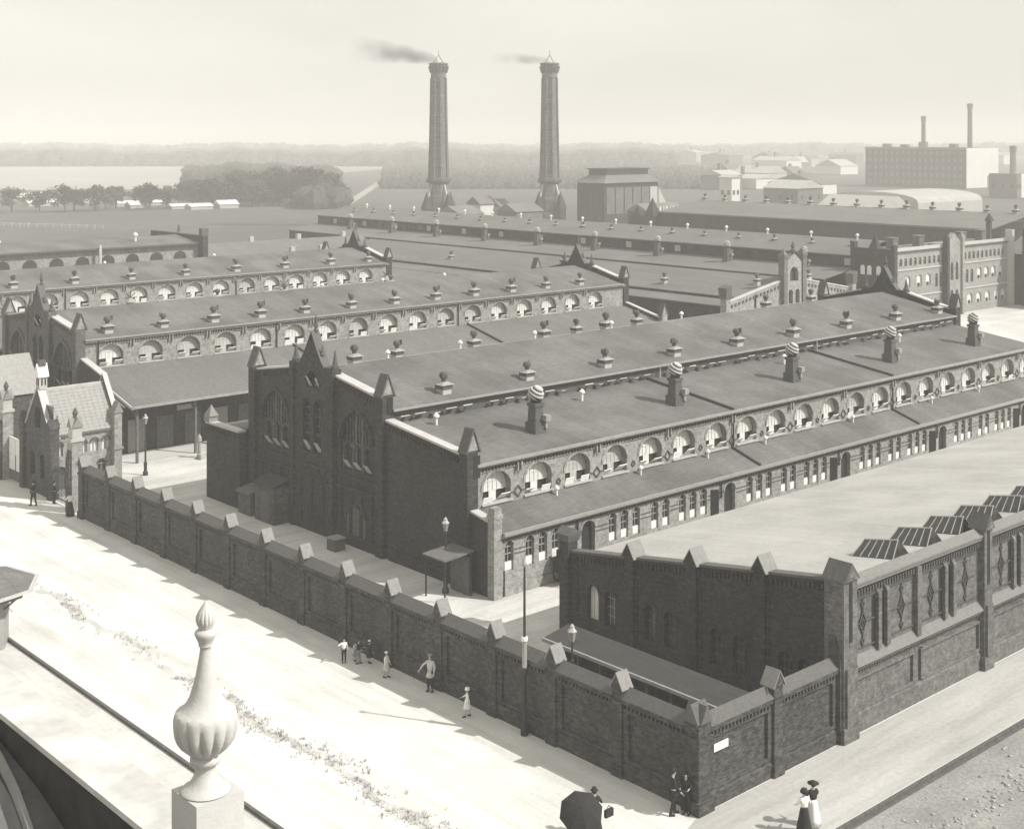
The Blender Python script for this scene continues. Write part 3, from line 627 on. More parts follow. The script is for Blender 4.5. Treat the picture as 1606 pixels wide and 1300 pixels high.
def gable(par, x0, yc, m, base=0, windows=True, zed=9.72, zin=10.55):
    F = FX(x0)
    ytop = lambda u: zed+(zin-zed)*(7.5-abs(u-yc))/(7.5-2.4)
    for s_ in (-1, 1):
        a, b = sorted((yc+s_*2.3, yc+s_*7.2)); uc = yc+s_*4.75
        ops = [dict(u=uc, w=3.4, z0=4.75, zs=6.7, rise=2.0, k='p')] if windows else []
        q = MB(); wall(q, F, a, b, ytop, base, ops=ops, t=.5); wl = part('gable_wall', q, m, par)
        q = MB(); slope_box(q, F, a, b, -.12, .62, ytop(a)+.001, ytop(b)+.001, .13); part('coping', q, M['coping'], wl)
        corbels(F, wl, a, b, ytop, m)
        if windows:
            o = ops[0]
            q = MB(); arch_band(q, F, o, .24, -.16, .16); part('arch_ring', q, m, wl)
            q = MB()
            for k in range(9):
                du = -1.36+k*.34; big = k in (3, 6) or k in (0,)
                wd = .10 if k in (3, 5) else .035
                fbox(q, F, uc+du-wd, uc+du+wd, .2, .3, 6.25 if wd < .05 else 4.75, arch_z(o, uc+du))
            for du in (-1.62, -.55, .55, 1.62): fbox(q, F, uc+du-.09, uc+du+.09, .12, .3, 4.75, 6.55)
            for du in (-1.08, 0, 1.08):
                oo = dict(u=uc+du, w=.9, z0=4.75, zs=5.95, rise=.55, k='p'); arch_band(q, F, oo, .09, .12, .18)
            wn = part('window', q, M['brick_pale'], wl)
            q = MB(); arch_poly(q, F, o, .34, .02); part('pane', q, M['glass'], wn)
            for du in (-1.08, 0, 1.08):
                q = MB(); q.hexa([F(uc+du-.3,.28,4.8),F(uc+du+.3,.28,4.8),F(uc+du+.3,.3,4.8),F(uc+du-.3,.3,4.8)], [F(uc+du-.22,-.12,5.35),F(uc+du+.22,-.12,5.35),F(uc+du+.22,-.1,5.37),F(uc+du-.22,-.1,5.37)])
                part('sash', q, M['stone'], wn)
    # outer piers
    for s_ in (-1, 1):
        y = yc+s_*7.5
        q = MB(); q.box(x0-.3, x0+.55, y-.38, y+.38, base, zed+.35); p = part('pier', q, m, par); slanted_cap(p, x0, y, zed+.351)
    # centre tower
    F2 = FX(x0-.22)
    ops = []
    if windows: ops = [dict(u=yc-.62, w=.9, z0=5.2, zs=8.1, rise=.7, k='p'), dict(u=yc+.62, w=.9, z0=5.2, zs=8.1, rise=.7, k='p')]
    q = MB(); wall(q, F2, yc-2.29, yc+2.29, 9.3, base, ops=ops, t=.72)
    zt = lambda u: 11.0+2.2*max(0, 1-abs(u-yc)/1.45)**1.25
    ro = [dict(u=yc, w=1.5, z0=9.45, zs=9.9, rise=.75, k='p')] if windows else []
    wall(q, F2, yc-2.29, yc+2.29, zt, 9.3, ops=ro, t=.5, kinks=(yc-1.45, yc-1.2, yc-.95, yc-.7, yc-.45, yc-.2, yc, yc+.2, yc+.45, yc+.7, yc+.95, yc+1.2, yc+1.45))
    tw = part('gable_tower', q, m, par)
    for s_ in (-1, 1):
        q = MB(); ks = [0, .3, .6, .9, 1.2, 1.45]
        for k0, k1 in zip(ks[:-1], ks[1:]):
            a, b = sorted((yc+s_*k0, yc+s_*k1)); slope_box(q, F2, a, b, -.08, .55, zt(a)+.001, zt(b)+.001, .09)
        part('coping', q, M['tile'], tw)
        q = MB(); y = yc+s_*2.3; q.box(x0-.35, x0+.35, y-.24, y+.24, base, 11.0); pp = part('pier', q, m, tw)
        q = MB(); q.lathe([(.27,11.0),(.30,11.2),(.2,11.25),(.02,12.25)], (x0+.05, y, 0), n=8); part('pinnacle', q, M['capdark'], tw)
        q = MB(); q.lathe([(.16,0),(.18,.15),(.1,.2),(.02,.75)], (x0, yc+s_*.9, zt(yc+.9)+.02), n=6); part('crocket', q, M['capdark'], tw)
    q = MB(); q.lathe([(.12,13.0),(.16,13.3),(.08,13.4),(.17,13.6),(.02,14.3)], (x0+.1, yc, 0), n=8); part('finial', q, M['capdark'], tw)
    if windows:
        for o in ops+ro:
            q = MB(); arch_band(q, F2, o, .13, -.06, .06); part('arch_ring', q, m, tw)
        for o in ops:
            q = MB()
            fbox(q, F2, o['u']-.03, o['u']+.03, .2, .3, 6.2, 8.6); fbox(q, F2, o['u']-.44, o['u']+.44, .2, .3, 6.3, 6.5)
            for z in (7.0, 7.6, 8.1): fbox(q, F2, o['u']-.44, o['u']+.44, .21, .29, z-.03, z+.03)
            wn = part('window', q, M['brick_pale'], tw)
            q = MB(); arch_poly(q, F2, o, .34, .02); part('pane', q, M['glass'], wn)
        for o in ops:
            u = o['u']; q = MB(); q.hexa([F2(u-.34,.28,5.25),F2(u+.34,.28,5.25),F2(u+.34,.3,5.25),F2(u-.34,.3,5.25)], [F2(u-.2,-.15,5.95),F2(u+.2,-.15,5.95),F2(u+.2,-.13,5.97),F2(u-.2,-.13,5.97)]); part('sash', q, M['stone'], tw)
        q = MB(); arch_poly(q, F2, ro[0], .34, .02); part('pane', q, M['glass'], tw)
        for s_ in (-1, 1):
            q = MB(); u = yc+s_*.55; q.hexa([F2(u-.2,.28,9.5),F2(u+.2,.28,9.5),F2(u+.2,.3,9.5),F2(u-.2,.3,9.5)], [F2(u-.1,-.1,10.2),F2(u+.1,-.1,10.2),F2(u+.1,-.08,10.22),F2(u-.1,-.08,10.22)]); part('sash', q, M['stone'], tw)
        for z, h in ((3.55, .16), (4.3, .12)):
            q = MB(); fbox(q, F, yc-7.1, yc-2.6, -.2, -.001, z, z+h); fbox(q, F, yc+2.6, yc+7.1, -.2, -.001, z, z+h); fbox(q, F2, yc-2.0, yc+2.0, -.2, -.001, z, z+h); part('string_course', q, m, par)
        q = MB(); fbox(q, F, yc-7.1, yc+7.1, -.15, -.001, 0, .7); part('plinth', q, m, par)
        for du in (-6.4, -5.3, -4.2, -3.1, 3.1, 4.2, 5.3, 6.4):
            q = MB(); fbox(q, F, yc+du-.13, yc+du+.13, -.12, -.001, .7, 3.54); part('lesene', q, m, par)
        for du in (-1.3, 0, 1.3):
            q = MB(); fbox(q, F2, yc+du-.12, yc+du+.12, -.12, -.001, .7, 3.54); part('lesene', q, m, par)
        for s_ in (-1, 1):
            q = MB(); o = dict(u=yc+s_*4.75, w=2.0, z0=.02, zs=1.9, rise=.6); arch_band(q, F, o, .18, -.14, .14); part('arch_ring', q, m, par)
            q = MB(); arch_poly(q, F, o, -.03); part('door', q, M['wood'], par)
            q = MB(); fbox(q, F, yc+s_*4.75-.02, yc+s_*4.75+.02, -.05, -.031, .05, 2.2); part('door_post', q, M['cowlm'], par)
    return par

# ------------------------------------------------------------ hall body
def hall(name, label, X0, X1, yc, mwin, pitch, first, nwin, aisle=True, vents_r=(), vents_l=(), cowls=(), m=None, pipes_at=(), flaps=True, div=()):
    h = thing(name, label, 'market hall', (X0, yc, 0))
    m = m or M['brick']
    yn = yc-7.7; ye = 9.12
    # nave roof
    zr_ = 10.75
    q = MB(); slab(q, X0+.5, X1-.4, yn-.25, ye, yc, zr_, .14); nr = part('nave_roof', q, M['roof'], h)
    q = MB(); slab(q, X0+.5, X1-.4, yc, zr_, yc+7.95, ye, .14); part('nave_roof', q, M['roof'], h)
    q = MB(); q.box(X0+.5, X1-.4, yn-.37, yn-.252, ye-.10, ye+.03); part('gutter', q, M['gutter'], nr)
    q = MB(); q.box(X0+.5, X1-.4, yc+7.951, yc+8.06, ye-.10, ye+.03); part('gutter', q, M['gutter'], nr)
    q = MB(); q.box(X0+.5, X1-.4, yc+7.45, yc+7.7, 0, ye-.16); part('nave_wall', q, m, h)
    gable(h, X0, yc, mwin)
    # back gable seen from behind
    gable(h, X1, yc, M['brick_shade'], base=6.0, windows=False, zed=9.5, zin=10.75)
    q = MB(); q.box(X1+.02, X1+.4, yc-7.2, yc+7.2, 0, 6.0); part('back_wall', q, M['brick_shade'], h)
    for x, y, s_ in list(vents_r)+list(vents_l):
        z = zr_-(zr_-ye)*abs(y-yc)/7.95; vent(h, x, y, z, s_, random.uniform(0, 6))
    for x, y in pipes_at:
        z = zr_-(zr_-ye)*abs(y-yc)/7.95 if abs(y-yc) < 7.9 else 8.3-(abs(y-yc)-7.9)*.155
        inst('vent_pipe', PM, h, (x, y, z))
    return h

def arcade(par, X0, X1, y, z0, zt, sill, first, pitch, n, m, drain=(), eave=True, dia=False, seed=0, alt=0.0):
    F = FY(y); ops = []
    for k in range(n):
        u = first+pitch*k+(alt if k % 2 == 0 else -alt)
        ops.append(dict(AW, u=u, z0=sill, zs=sill+.8))
    q = MB(); wall(q, F, X0, X1, zt-.02, z0, ops=ops, t=.56, back=False); wl = part('arcade_wall', q, m, par)
    for k, o in enumerate(ops):
        q = MB(); arch_band(q, F, o, .17, -.05, .05); part('arch_ring', q, m, wl)
        q = MB(); fbox(q, F, o['u']-1.2, o['u']+1.2, -.12, .1, sill-.1, sill-.001); part('sill', q, M['stone'], wl)
        arcade_window(par, o['u'], y, sill, seed+k)
    q = MB(); u = X0+.1
    while u < X1-.1: fbox(q, F, u, u+.11, -.15, -.001, zt-.37, zt-.16); u += .26
    part('dentil_course', q, M['trim'], wl)
    q = MB(); fbox(q, F, X0, X1, -.08, -.001, zt-.46, zt-.38); part('string_course', q, m, wl)
    q = MB(); fbox(q, F, X0, X1, -.2, -.0015, zt-.155, zt-.03); part('cornice', q, m, wl)
    for k in range(1, n):
        uu = (ops[k-1]['u']+ops[k]['u'])/2
        if k % 2 == 1 or not dia:
            q = MB(); fbox(q, F, uu-.2, uu-.1, -.22, -.002, zt-.75, zt-.2); fbox(q, F, uu+.1, uu+.2, -.22, -.002, zt-.75, zt-.2); part('bracket', q, m, wl)
        if dia:
            r = .3 if k % 2 else .17; q = MB(); zc = sill+.35; D_ = [(uu, zc+r*1.1), (uu+r, zc), (uu, zc-r*1.1), (uu-r, zc)]
            for i in range(4): q.bar(F(D_[i][0], -.03, D_[i][1]), F(D_[(i+1) % 4][0], -.03, D_[(i+1) % 4][1]), .07)
            if k % 2: q.bar(F(uu-.55,-.03,zc), F(uu-r,-.03,zc), .05); q.bar(F(uu+r,-.03,zc), F(uu+.55,-.03,zc), .05)
            part('diamond_ornament', q, M['trim'], wl)
    for u in drain:
        q = MB(); q.tube(F(u,-.12,z0), F(u,-.12,zt-.1), .06); q.lathe([(.08,-.3),(.14,-.12),(.14,0)], F(u,-.12,zt-.1), n=8); part('downpipe', q, M['iron'], wl)
    return wl

# ============================================================ first hall
v_r = [(x, 68.75, 1.0) for x in (55.9, 63.3, 71.0, 78.6, 86.2, 93.7, 101.4, 109.2, 116.4)]
v_l = [(x, 81.6, .95) for x in (57.9, 61.8, 69.4, 77.0, 80.8, 84.4, 88.3, 106.8, 114.2)]
h1 = hall('market_hall', 'long brick market hall nearest the street with gothic gable, rows of vents and arched windows', 50.3, 118.0, 75.4, M['brick_shade'], 3.34, 52.6, 20,
          vents_r=v_r, vents_l=v_l, pipes_at=[(66.0, 79.2), (60.2, 80.6), (74.5, 80.0), (83.0, 79.6), (92.0, 79.6)])
F1 = FX(50.3)
zc = lambda u: 7.62+(u-60.0)*(8.42-7.62)/7.1
q = MB(); wall(q, F1, 60.1, 67.5, zc, 0, t=.45); wl = part('aisle_end_wall', q, M['brick_shade'], h1)
q = MB(); slope_box(q, F1, 60.1, 67.5, -.1, .55, zc(60.1)+.001, zc(67.5)+.001, .13); part('coping', q, M['coping'], wl)
corbels(F1, wl, 60.2, 67.2, zc, M['brick_shade'])
q = MB(); fbox(q, F1, 60.1, 67.1, -.15, -.001, 0, .7); part('plinth', q, M['brick_shade'], wl)
q = MB(); q.box(50.0, 50.8, 59.35, 60.1, 0, 8.0); p_ = part('pier', q, M['brick_shade'], h1); slanted_cap(p_, 50.3, 59.72, 8.001, .75)
q = MB(); q.box(50.45, 50.95, 59.33, 59.349, 6.4, 7.7); part('slit', q, M['dark'], p_)
q = MB(); q.box(50.4, 50.75, 67.47, 67.499, 8.9, 9.9); part('slit', q, M['dark'], h1)
zl = lambda u: 4.28+(u-57.9)*.16
q = MB(); wall(q, F1, 57.75, 59.35, zl, 0, t=.4); wl = part('lean_to_end_wall', q, M['brick_shade'], h1)
q = MB(); slope_box(q, F1, 57.75, 59.35, -.1, .5, zl(57.75)+.001, zl(59.35)+.001, .12); part('coping', q, M['coping'], wl)
q = MB(); q.box(50.15, 50.75, 57.2, 57.75, 0, 4.55); q.box(50.1,50.8,57.15,57.8,4.55,4.75); q.box(50.17,50.73,57.22,57.7,4.75,5.15); part('pier', q, M['brick'], h1)
# lit nave side above the aisle roof
FN = FY(67.72)
q = MB(); fbox(q, FN, 50.8, 117.7, 0, .3, 8.2, 8.95); nw = part('clerestory_wall', q, M['trim'], h1)
u = 51.6; k = 0
while u < 117:
    if k % 7 != 5:
        f_ = inst('flap', FM, nw, (u, 67.70, 8.46)); f_.scale = (random.uniform(.8, 1.1), random.uniform(.6, 1.1), random.uniform(.7, 1.2))
        if k % 3 == 2: f_.scale = (.5, 1.0, .5)
    u += 1.24; k += 1
for u in (75.6, 95.3, 107.3):
    q = MB(); q.tube((u, 67.5, 8.1), (u, 67.5, 9.1), .05); part('downpipe', q, M['stone'], nw)
# aisle roof
q = MB(); slab(q, 50.75, 117.9, 59.45, 7.12, 67.71, 8.22, .12); ar = part('aisle_roof', q, M['roof'], h1)
for x in (74.3, 94.25):
    q = MB(); q.hexa([(x-.08,59.5,7.13),(x+.08,59.5,7.13),(x+.08,67.6,8.36),(x-.08,67.6,8.22)], [(x-.08,59.5,7.3),(x+.08,59.5,7.3),(x+.08,67.6,8.39),(x-.08,67.6,8.39)]); part('fire_upstand', q, M['edge'], ar)
q = MB(); q.box(50.75, 118, 59.28, 59.449, 7.0, 7.16); part('gutter', q, M['gutter'], ar)
for x in (58.2, 71.45, 84.9, 98.35, 111.7): cowl(h1, x, 62.4, 7.6)
for x, y in ((53.3, 66.3), (65.8, 65.9), (88.5, 65.8), (105.5, 66)): inst('vent_pipe', PM, h1, (x, y, 8.1))
arcade(h1, 50.76, 118, 59.7, 4.3, 7.0, 4.68, 52.55, 3.345, 20, M['brick'], drain=(74.35, 94.3), dia=True, alt=.0)
# lean-to along the yard
dl = [57.85+13.38*k for k in range(5)]
ops = []; groups = []
for k in range(-1, 5):
    d = 57.85+13.38*k
    for o_ in (2.12, 3.18, 4.24, 5.95, 7.0, 8.6, 9.65, 10.7):
        u = d+o_
        if 51.2 < u < 117.2: ops.append(dict(LW, u=u, z0=1.38, zs=1.38+1.4)); groups.append(u)
doors = [dict(u=d, w=1.15, z0=.02, zs=2.55, rise=.5) for d in dl]
q = MB(); wall(q, FY(57.4), 50.76, 118, 3.5, 0, ops=ops+doors, t=.35, back=False); lt = part('lean_to_wall', q, M['brick'], h1)
for o in ops:
    small_window(lt, LWM, (o['u'], 57.4, 1.38))
    q = MB(); arch_band(q, FY(57.4), o, .1, -.03, .03); part('arch_ring', q, M['brick'], lt)
for d in doors:
    q = MB(); arch_band(q, FY(57.4), d, .14, -.05, .05); part('arch_ring', q, M['brick'], lt)
    q = MB(); arch_poly(q, FY(57.4), d, .3); dd = part('door', q, M['dark'], lt)
    q = MB(); q.hexa([(d['u']-2.0,57.38,.1),(d['u']-1.55,57.05,.1),(d['u']-1.52,57.1,.1),(d['u']-1.97,57.39,.1)], [(d['u']-2.0,57.38,2.9),(d['u']-1.55,57.05,2.9),(d['u']-1.52,57.1,2.9),(d['u']-1.97,57.39,2.9)])
    if d['u'] > 60: part('shutter', q, M['dark'], lt)
    q = MB(); q.tube((d['u']-.98, 57.3, 2.2), (d['u']-.98, 57.3, 3.45), .06); part('downpipe', q, M['iron'], lt)
a = 50.8; gs = sorted(groups)
q = MB()
for z in (2.25, 2.5):
    prev = 50.8
    for u in sorted(groups+dl):
        w_ = .6 if u in dl else .35
        if u-w_-prev > .5: fbox(q, FY(57.4), prev, u-w_-.05, -.03, -.001, z, z+.06)
        prev = u+w_+.05
part('brick_band', q, M['trim'], lt)
q = MB(); fbox(q, FY(57.4), 50.76, 118, -.12, -.001, .0, .55); part('plinth', q, M['brick'], lt)
q = MB(); u = 50.85
while u < 118: fbox(q, FY(57.4), u, u+.1, -.14, -.001, 3.18, 3.36); u += .25
part('dentil_course', q, M['trim'], lt)
q = MB(); fbox(q, FY(57.4), 50.76, 118, -.22, -.0015, 3.361, 3.499); part('cornice', q, M['stone'], lt)
q = MB(); slab(q, 50.76, 118, 57.12, 3.66, 59.7, 4.5, .12); lr = part('lean_to_roof', q, M['roof'], h1)
q = MB(); q.box(50.76, 118, 56.95, 57.119, 3.52, 3.7); part('gutter', q, M['gutter'], lr)
for x in (74.3, 94.25):
    q = MB(); q.hexa([(x-.08,57.2,3.68),(x+.08,57.2,3.68),(x+.08,59.68,4.5),(x-.08,59.68,4.5)], [(x-.08,57.2,3.84),(x+.08,57.2,3.84),(x+.08,59.68,4.66),(x-.08,59.68,4.66)]); part('fire_upstand', q, M['edge'], lr)
for x in (57.0, 64.5, 71.2, 77.5, 88.3, 99.5, 107): inst('vent_pipe', PM, h1, (x, 59.25, 4.35)).scale = (.8, .8, .9)
q = MB(); q.tube((50.95, 57.25, .1), (50.95, 57.25, 1.5), .05); part('downpipe', q, M['iron'], lt)
# annex on the far side of the gable
FA = FX(49.3)
q = MB(); q.box(49.3, 49.75, 83.3, 87.9, 0, 5.35); an = part('annex_wall', q, M['brick_shade'], h1)
q = MB(); q.box(49.2, 49.85, 83.3, 87.95, 5.351, 5.5); part('coping', q, M['coping'], an)
q = MB(); q.box(49.15, 49.9, 87.3, 88.0, 5.5, 5.9); q.pyramid(49.15, 49.9, 87.2, 88.05, 5.9, 6.7); part('finial', q, M['capst'], an)
corbels(FA, an, 83.4, 87.7, lambda u: 5.4, M['brick_shade'])
q = MB(); q.box(49.76, 117.8, 83.4, 87.8, 0, 5.0); part('annex_block', q, M['brick_shade'], h1)
q = MB(); slab(q, 49.76, 117.8, 83.2, 5.6, 87.9, 5.1, .1); part('annex_roof', q, M['roof'], h1)
# little things against the gable
q = MB(); q.box(48.9, 50.1, 81.2, 82.8, 0, 1.5); hut = thing('coal_bunker', 'small dark lean-to bin against the foot of the gable near the annex', 'bunker', (49, 82, 0)); part('body', q, M['wood'], hut)
q = MB(); q.hexa([(48.7,81.1,1.5),(50.1,81.1,1.8),(50.1,82.9,1.8),(48.7,82.9,1.5)], [(48.7,81.1,1.58),(50.1,81.1,1.88),(50.1,82.9,1.88),(48.7,82.9,1.58)]); part('lid', q, M['lead'], hut)
ph = thing('door_porch', 'plain pale board porch standing before the gable wall', 'porch', (49, 79, 0))
q = MB(); q.box(48.9, 50.1, 78.2, 80.6, 0, 2.5); part('body', q, M['brick_pale'], ph)
q = MB(); q.hexa([(48.8,78.1,2.5),(50.1,78.1,2.9),(50.1,80.7,2.9),(48.8,80.7,2.5)], [(48.8,78.1,2.56),(50.1,78.1,2.96),(50.1,80.7,2.96),(48.8,80.7,2.56)]); part('roof', q, M['felt'], ph)
q = MB(); q.box(48.86, 48.898, 78.7, 79.8, 0.02, 2.1); part('door', q, M['wood'], ph)
q = MB(); q.box(48.6, 49.4, 70.6, 71.5, 0, .75); bx = thing('wooden_crate', 'low wooden crate standing on the yard before the gable', 'crate', (49, 71, 0)); part('body', q, M['wood'], bx)
q = MB(); q.box(48.55, 49.45, 70.55, 71.55, .751, .8); part('lid', q, M['woodp'], bx)
cs = thing('canopy_shelter', 'small open iron shelter with flat roof beside the yard lamp', 'shelter', (48.8, 59.8, 0))
q = MB(); q.hexa([(47.7,58.6,2.35),(49.9,58.6,2.5),(49.9,60.6,2.5),(47.7,60.6,2.35)], [(47.7,58.6,2.43),(49.9,58.6,2.58),(49.9,60.6,2.58),(47.7,60.6,2.43)]); part('roof', q, M['lead'], cs)
for x in (47.85, 49.75):
    for y in (58.75, 60.45):
        q = MB(); q.tube((x, y, 0), (x, y, 2.4), .05); part('post', q, M['iron'], cs)
q = MB(); q.box(49.6, 49.7, 58.8, 60.4, .1, 2.2); part('board_wall', q, M['wood'], cs)

# ============================================================ second and third halls
def splay_roof(par, X0, X1, y0, z0, y1, z1, m, open_wall=None):
    q = MB(); slab(q, X0, X1, y0, z0, y1, z1, .12); return part('lean_to_roof', q, m, par)
v2 = [(x, 109.3, 1.0) for x in (51.8, 57.0, 62.0, 66.9, 71.8, 77.2, 82.5, 87.8, 93.0, 98.3, 103.5, 108.8)]
h2 = hall('market_hall', 'second brick hall with bright arched windows, half hidden behind the gatehouse', 48.7, 115.0, 115.9, M['brick_pale'], 3.66, 51, 18,
          vents_r=v2, vents_l=[(x, 122.6, .9) for x in (70, 78, 92)], pipes_at=[(80.3, 119), (88.2, 119), (97, 119.2)])
arcade(h2, 49.25, 115.0, 108.15, 6.4, 9.0, 6.72, 51.6, 3.66, 17, M['brick'], drain=(50.4, 67.9, 89.8), seed=40)
lr = splay_roof(h2, 49.6, 115.0, 100.0, 4.66, 108.14, 6.6, M['roof_l'])
q = MB(); q.box(49.4, 115, 99.85, 99.999, 4.5, 4.68); part('gutter', q, M['gutter'], lr)
for x in (69.7, 91.0):
    q = MB(); q.hexa([(x-.08,100.2,4.72),(x+.08,100.2,4.72),(x+.08,108.1,6.6),(x-.08,108.1,6.6)], [(x-.08,100.2,4.9),(x+.08,100.2,4.9),(x+.08,108.1,6.78),(x-.08,108.1,6.78)]); part('fire_upstand', q, M['edge'], lr)
q = MB(); q.bar((49.55, 99.95, 4.5), (49.55, 108.2, 6.45), .22); q.bar((49.35, 101.0, 4.5), (49.35, 108.2, 6.2), .10); part('barge_board', q, M['stone'], lr)
q = MB(); q.box(49.9, 115, 104.3, 104.6, 0, 5.5); cw = part('platform_wall', q, M['brick_shade'], h2)
for k in range(10):
    x = 51.2+k*2.6
    q = MB(); q.box(x, x+1.5, 104.2, 104.299, .05, 2.7); part('door', q, M['wood' if k % 3 else 'woodp'], cw)
for x in (50.2, 55.4, 60.6, 65.8):
    q = MB(); q.box(x-.09, x+.09, 100.5, 100.7, 0, 4.6); q.bar((x, 100.6, 3.6), (x, 103, 5.1), .12); part('post', q, M['wood'], h2)
q = MB(); q.box(55.6, 57.2, 104.1, 104.19, 3.0, 3.4); part('notice_board', q, M['stone'], cw)
q = MB(); q.hexa([(49.5,104,0),(49.8,104,0),(49.8,108,0),(49.5,108,0)], [(49.5,104,5.2),(49.8,104,5.2),(49.8,108,6.2),(49.5,108,6.2)]); part('end_wall', q, M['brick_shade'], h2)
# low coping right of the gable seen above the gatehouse roof
zk = lambda u: 6.7+(u-104.3)*.22
q = MB(); wall(q, FX(48.9), 104.4, 108.0, zk, 0, t=.4); e2 = part('lean_to_end_wall', q, M['brick_shade'], h2)
q = MB(); slope_box(q, FX(48.9), 104.4, 108.0, -.1, .5, zk(104.4)+.001, zk(108)+.001, .13); part('coping', q, M['coping'], e2)
# rear end parapet of the lean-to
zk2 = lambda u: 5.6+(u-102.6)*.235
q = MB(); wall(q, FX(115.0), 102.6, 108.1, zk2, 0, t=.4); e2 = part('lean_to_end_wall', q, M['brick_shade'], h2)
q = MB(); slope_box(q, FX(115.0), 102.6, 108.1, -.06, .46, zk2(102.6)+.001, zk2(108.1)+.001, .12); part('coping', q, M['coping'], e2)
q = MB(); q.box(114.8, 115.6, 102.1, 102.7, 0, 6.1); p_ = part('pier', q, M['brick'], h2); slanted_cap(p_, 115.0, 102.4, 6.101, .6)
q = MB(); q.lathe([(.3,0),(.34,.35),(.1,.4)], (117.2, 102.6, 0)); 

v3 = [(x, 149.0, 1.0) for x in (52.5, 59.5, 66.6, 73.6, 80.7, 87.7, 94.8, 101.9, 108)]
h3 = hall('market_hall', 'third brick hall with arched windows and vents, beyond the second roof', 48.7, 110.5, 155.6, M['brick_pale'], 3.64, 50, 16,
          vents_r=v3, pipes_at=[(60, 158), (75, 159), (90, 158.5)])
arcade(h3, 49.2, 110.5, 147.85, 6.4, 9.0, 6.72, 52.15, 3.64, 16, M['brick'], drain=(65.0, 87.0), seed=80)
splay_roof(h3, 49.2, 110.5, 123.9, 6.2, 147.8, 6.6, M['roof'])
for x in (58, 64, 71, 83):
    q = MB(); rr = random.Random(int(x))
# bare aerial workings on the valley roof between the halls (whirling vents)
for x, y in ((57.6, 146.2), (72.2, 146.4), (93.0, 146.4), (109.2, 146.5)):
    q = MB(); q.lathe([(.5,0),(.5,.5),(.7,.5),(.2,1.0)], (x, y, 6.5), n=8)
    t_ = part('extractor', q, M['gutter'], h3)
    q = MB()
    for k in range(8):
        a = k*math.pi/4; q.bar((x, y, 7.5), (x+.8*math.cos(a), y-.1, 7.5+.8*math.sin(a)), .08)
    part('wheel', q, M['iron'], t_)
# fourth hall, only a long roof
h4 = thing('market_hall', 'plain long hall with flat-looking roof at the left edge beyond the third hall', 'market hall', (20, 197, 0))
q = MB(); slab(q, 20, 109.3, 197.0, 9.1, 205, 10.0, .15); r4 = part('nave_roof', q, M['roof'], h4)
q = MB(); slab(q, 20, 109.3, 205, 10.0, 213, 9.1, .15); part('nave_roof', q, M['roof'], h4)
q = MB(); q.box(20, 109.3, 196.75, 196.999, 8.85, 9.1); part('gutter', q, M['trim'], r4)
q = MB(); q.box(20, 109.3, 197.6, 197.9, 0, 8.8); w4 = part('wall', q, M['brick'], h4)
for k in range(21):
    x = 24+k*4.1; oo = dict(AW, u=x, z0=6.2, zs=6.9)
    q = MB(); arch_poly(q, FY(197.5), oo, .02); part('pane', q, M['glass'], w4)
q = MB(); slab(q, 20, 109.3, 189, 5.6, 197.5, 6.2, .12); part('aisle_roof', q, M['roof'], h4)
q = MB(); q.box(20, 109.3, 189.3, 189.6, 0, 5.5); part('wall', q, M['brick'], h4)
for x in (43, 60.5, 75.0, 92.0):
    q = MB(); q.box(x-.2, x+.2, 196.4, 196.7, 6, 9.6); part('pier', q, M['stone'], h4)
for x in (55, 78, 100): inst('vent_pipe', PM, h4, (x, 201, 9.6)).scale = (2, 2, 2)
q = MB(); q.box(109.3, 110.2, 196.0, 214, 0, 10.2); part('end_wall', q, M['brick_shade'], h4)
q = MB(); q.box(109.2, 110.4, 196.2, 197.2, 10.2, 11.4); q.lathe([(.4,11.4),(.1,12.6)], (109.8, 205, -1.0), n=6); part('pinnacle', q, M['capdark'], h4)

# low ranges between the halls and the open field
for i, (a, b, c, d, z, lab) in enumerate(((118, 160, 216, 229, 4.6, 'low shed range with dark end wall right of the fourth hall roof'), (48, 108, 222, 232, 4.0, 'long low shed roof between the fourth hall and the open field'), (126, 150, 196, 206, 4.2, 'short low shed beyond the rear gable of the third hall'), (10, 40, 228, 238, 4.5, 'low shed at the left edge before the open field'))):
    t = thing('yard_shed', lab, 'shed', (a, c, 0)); q = MB(); q.box(a, b, c, d, 0, z); w_ = part('wall', q, M['brick_shade'], t)
    q = MB(); q.gabled(a-.4, b+.4, c-.5, d+.5, z, z+2.0, 'x'); part('roof', q, M['roof_l'], t)
    for k in range(4):
        q = MB(); x = a+(b-a)*(k+.5)/4; q.box(x, x+.8, (c+d)/2-.4, (c+d)/2+.4, z+1.5, z+2.9); part('chimney', q, M['stone'], t)
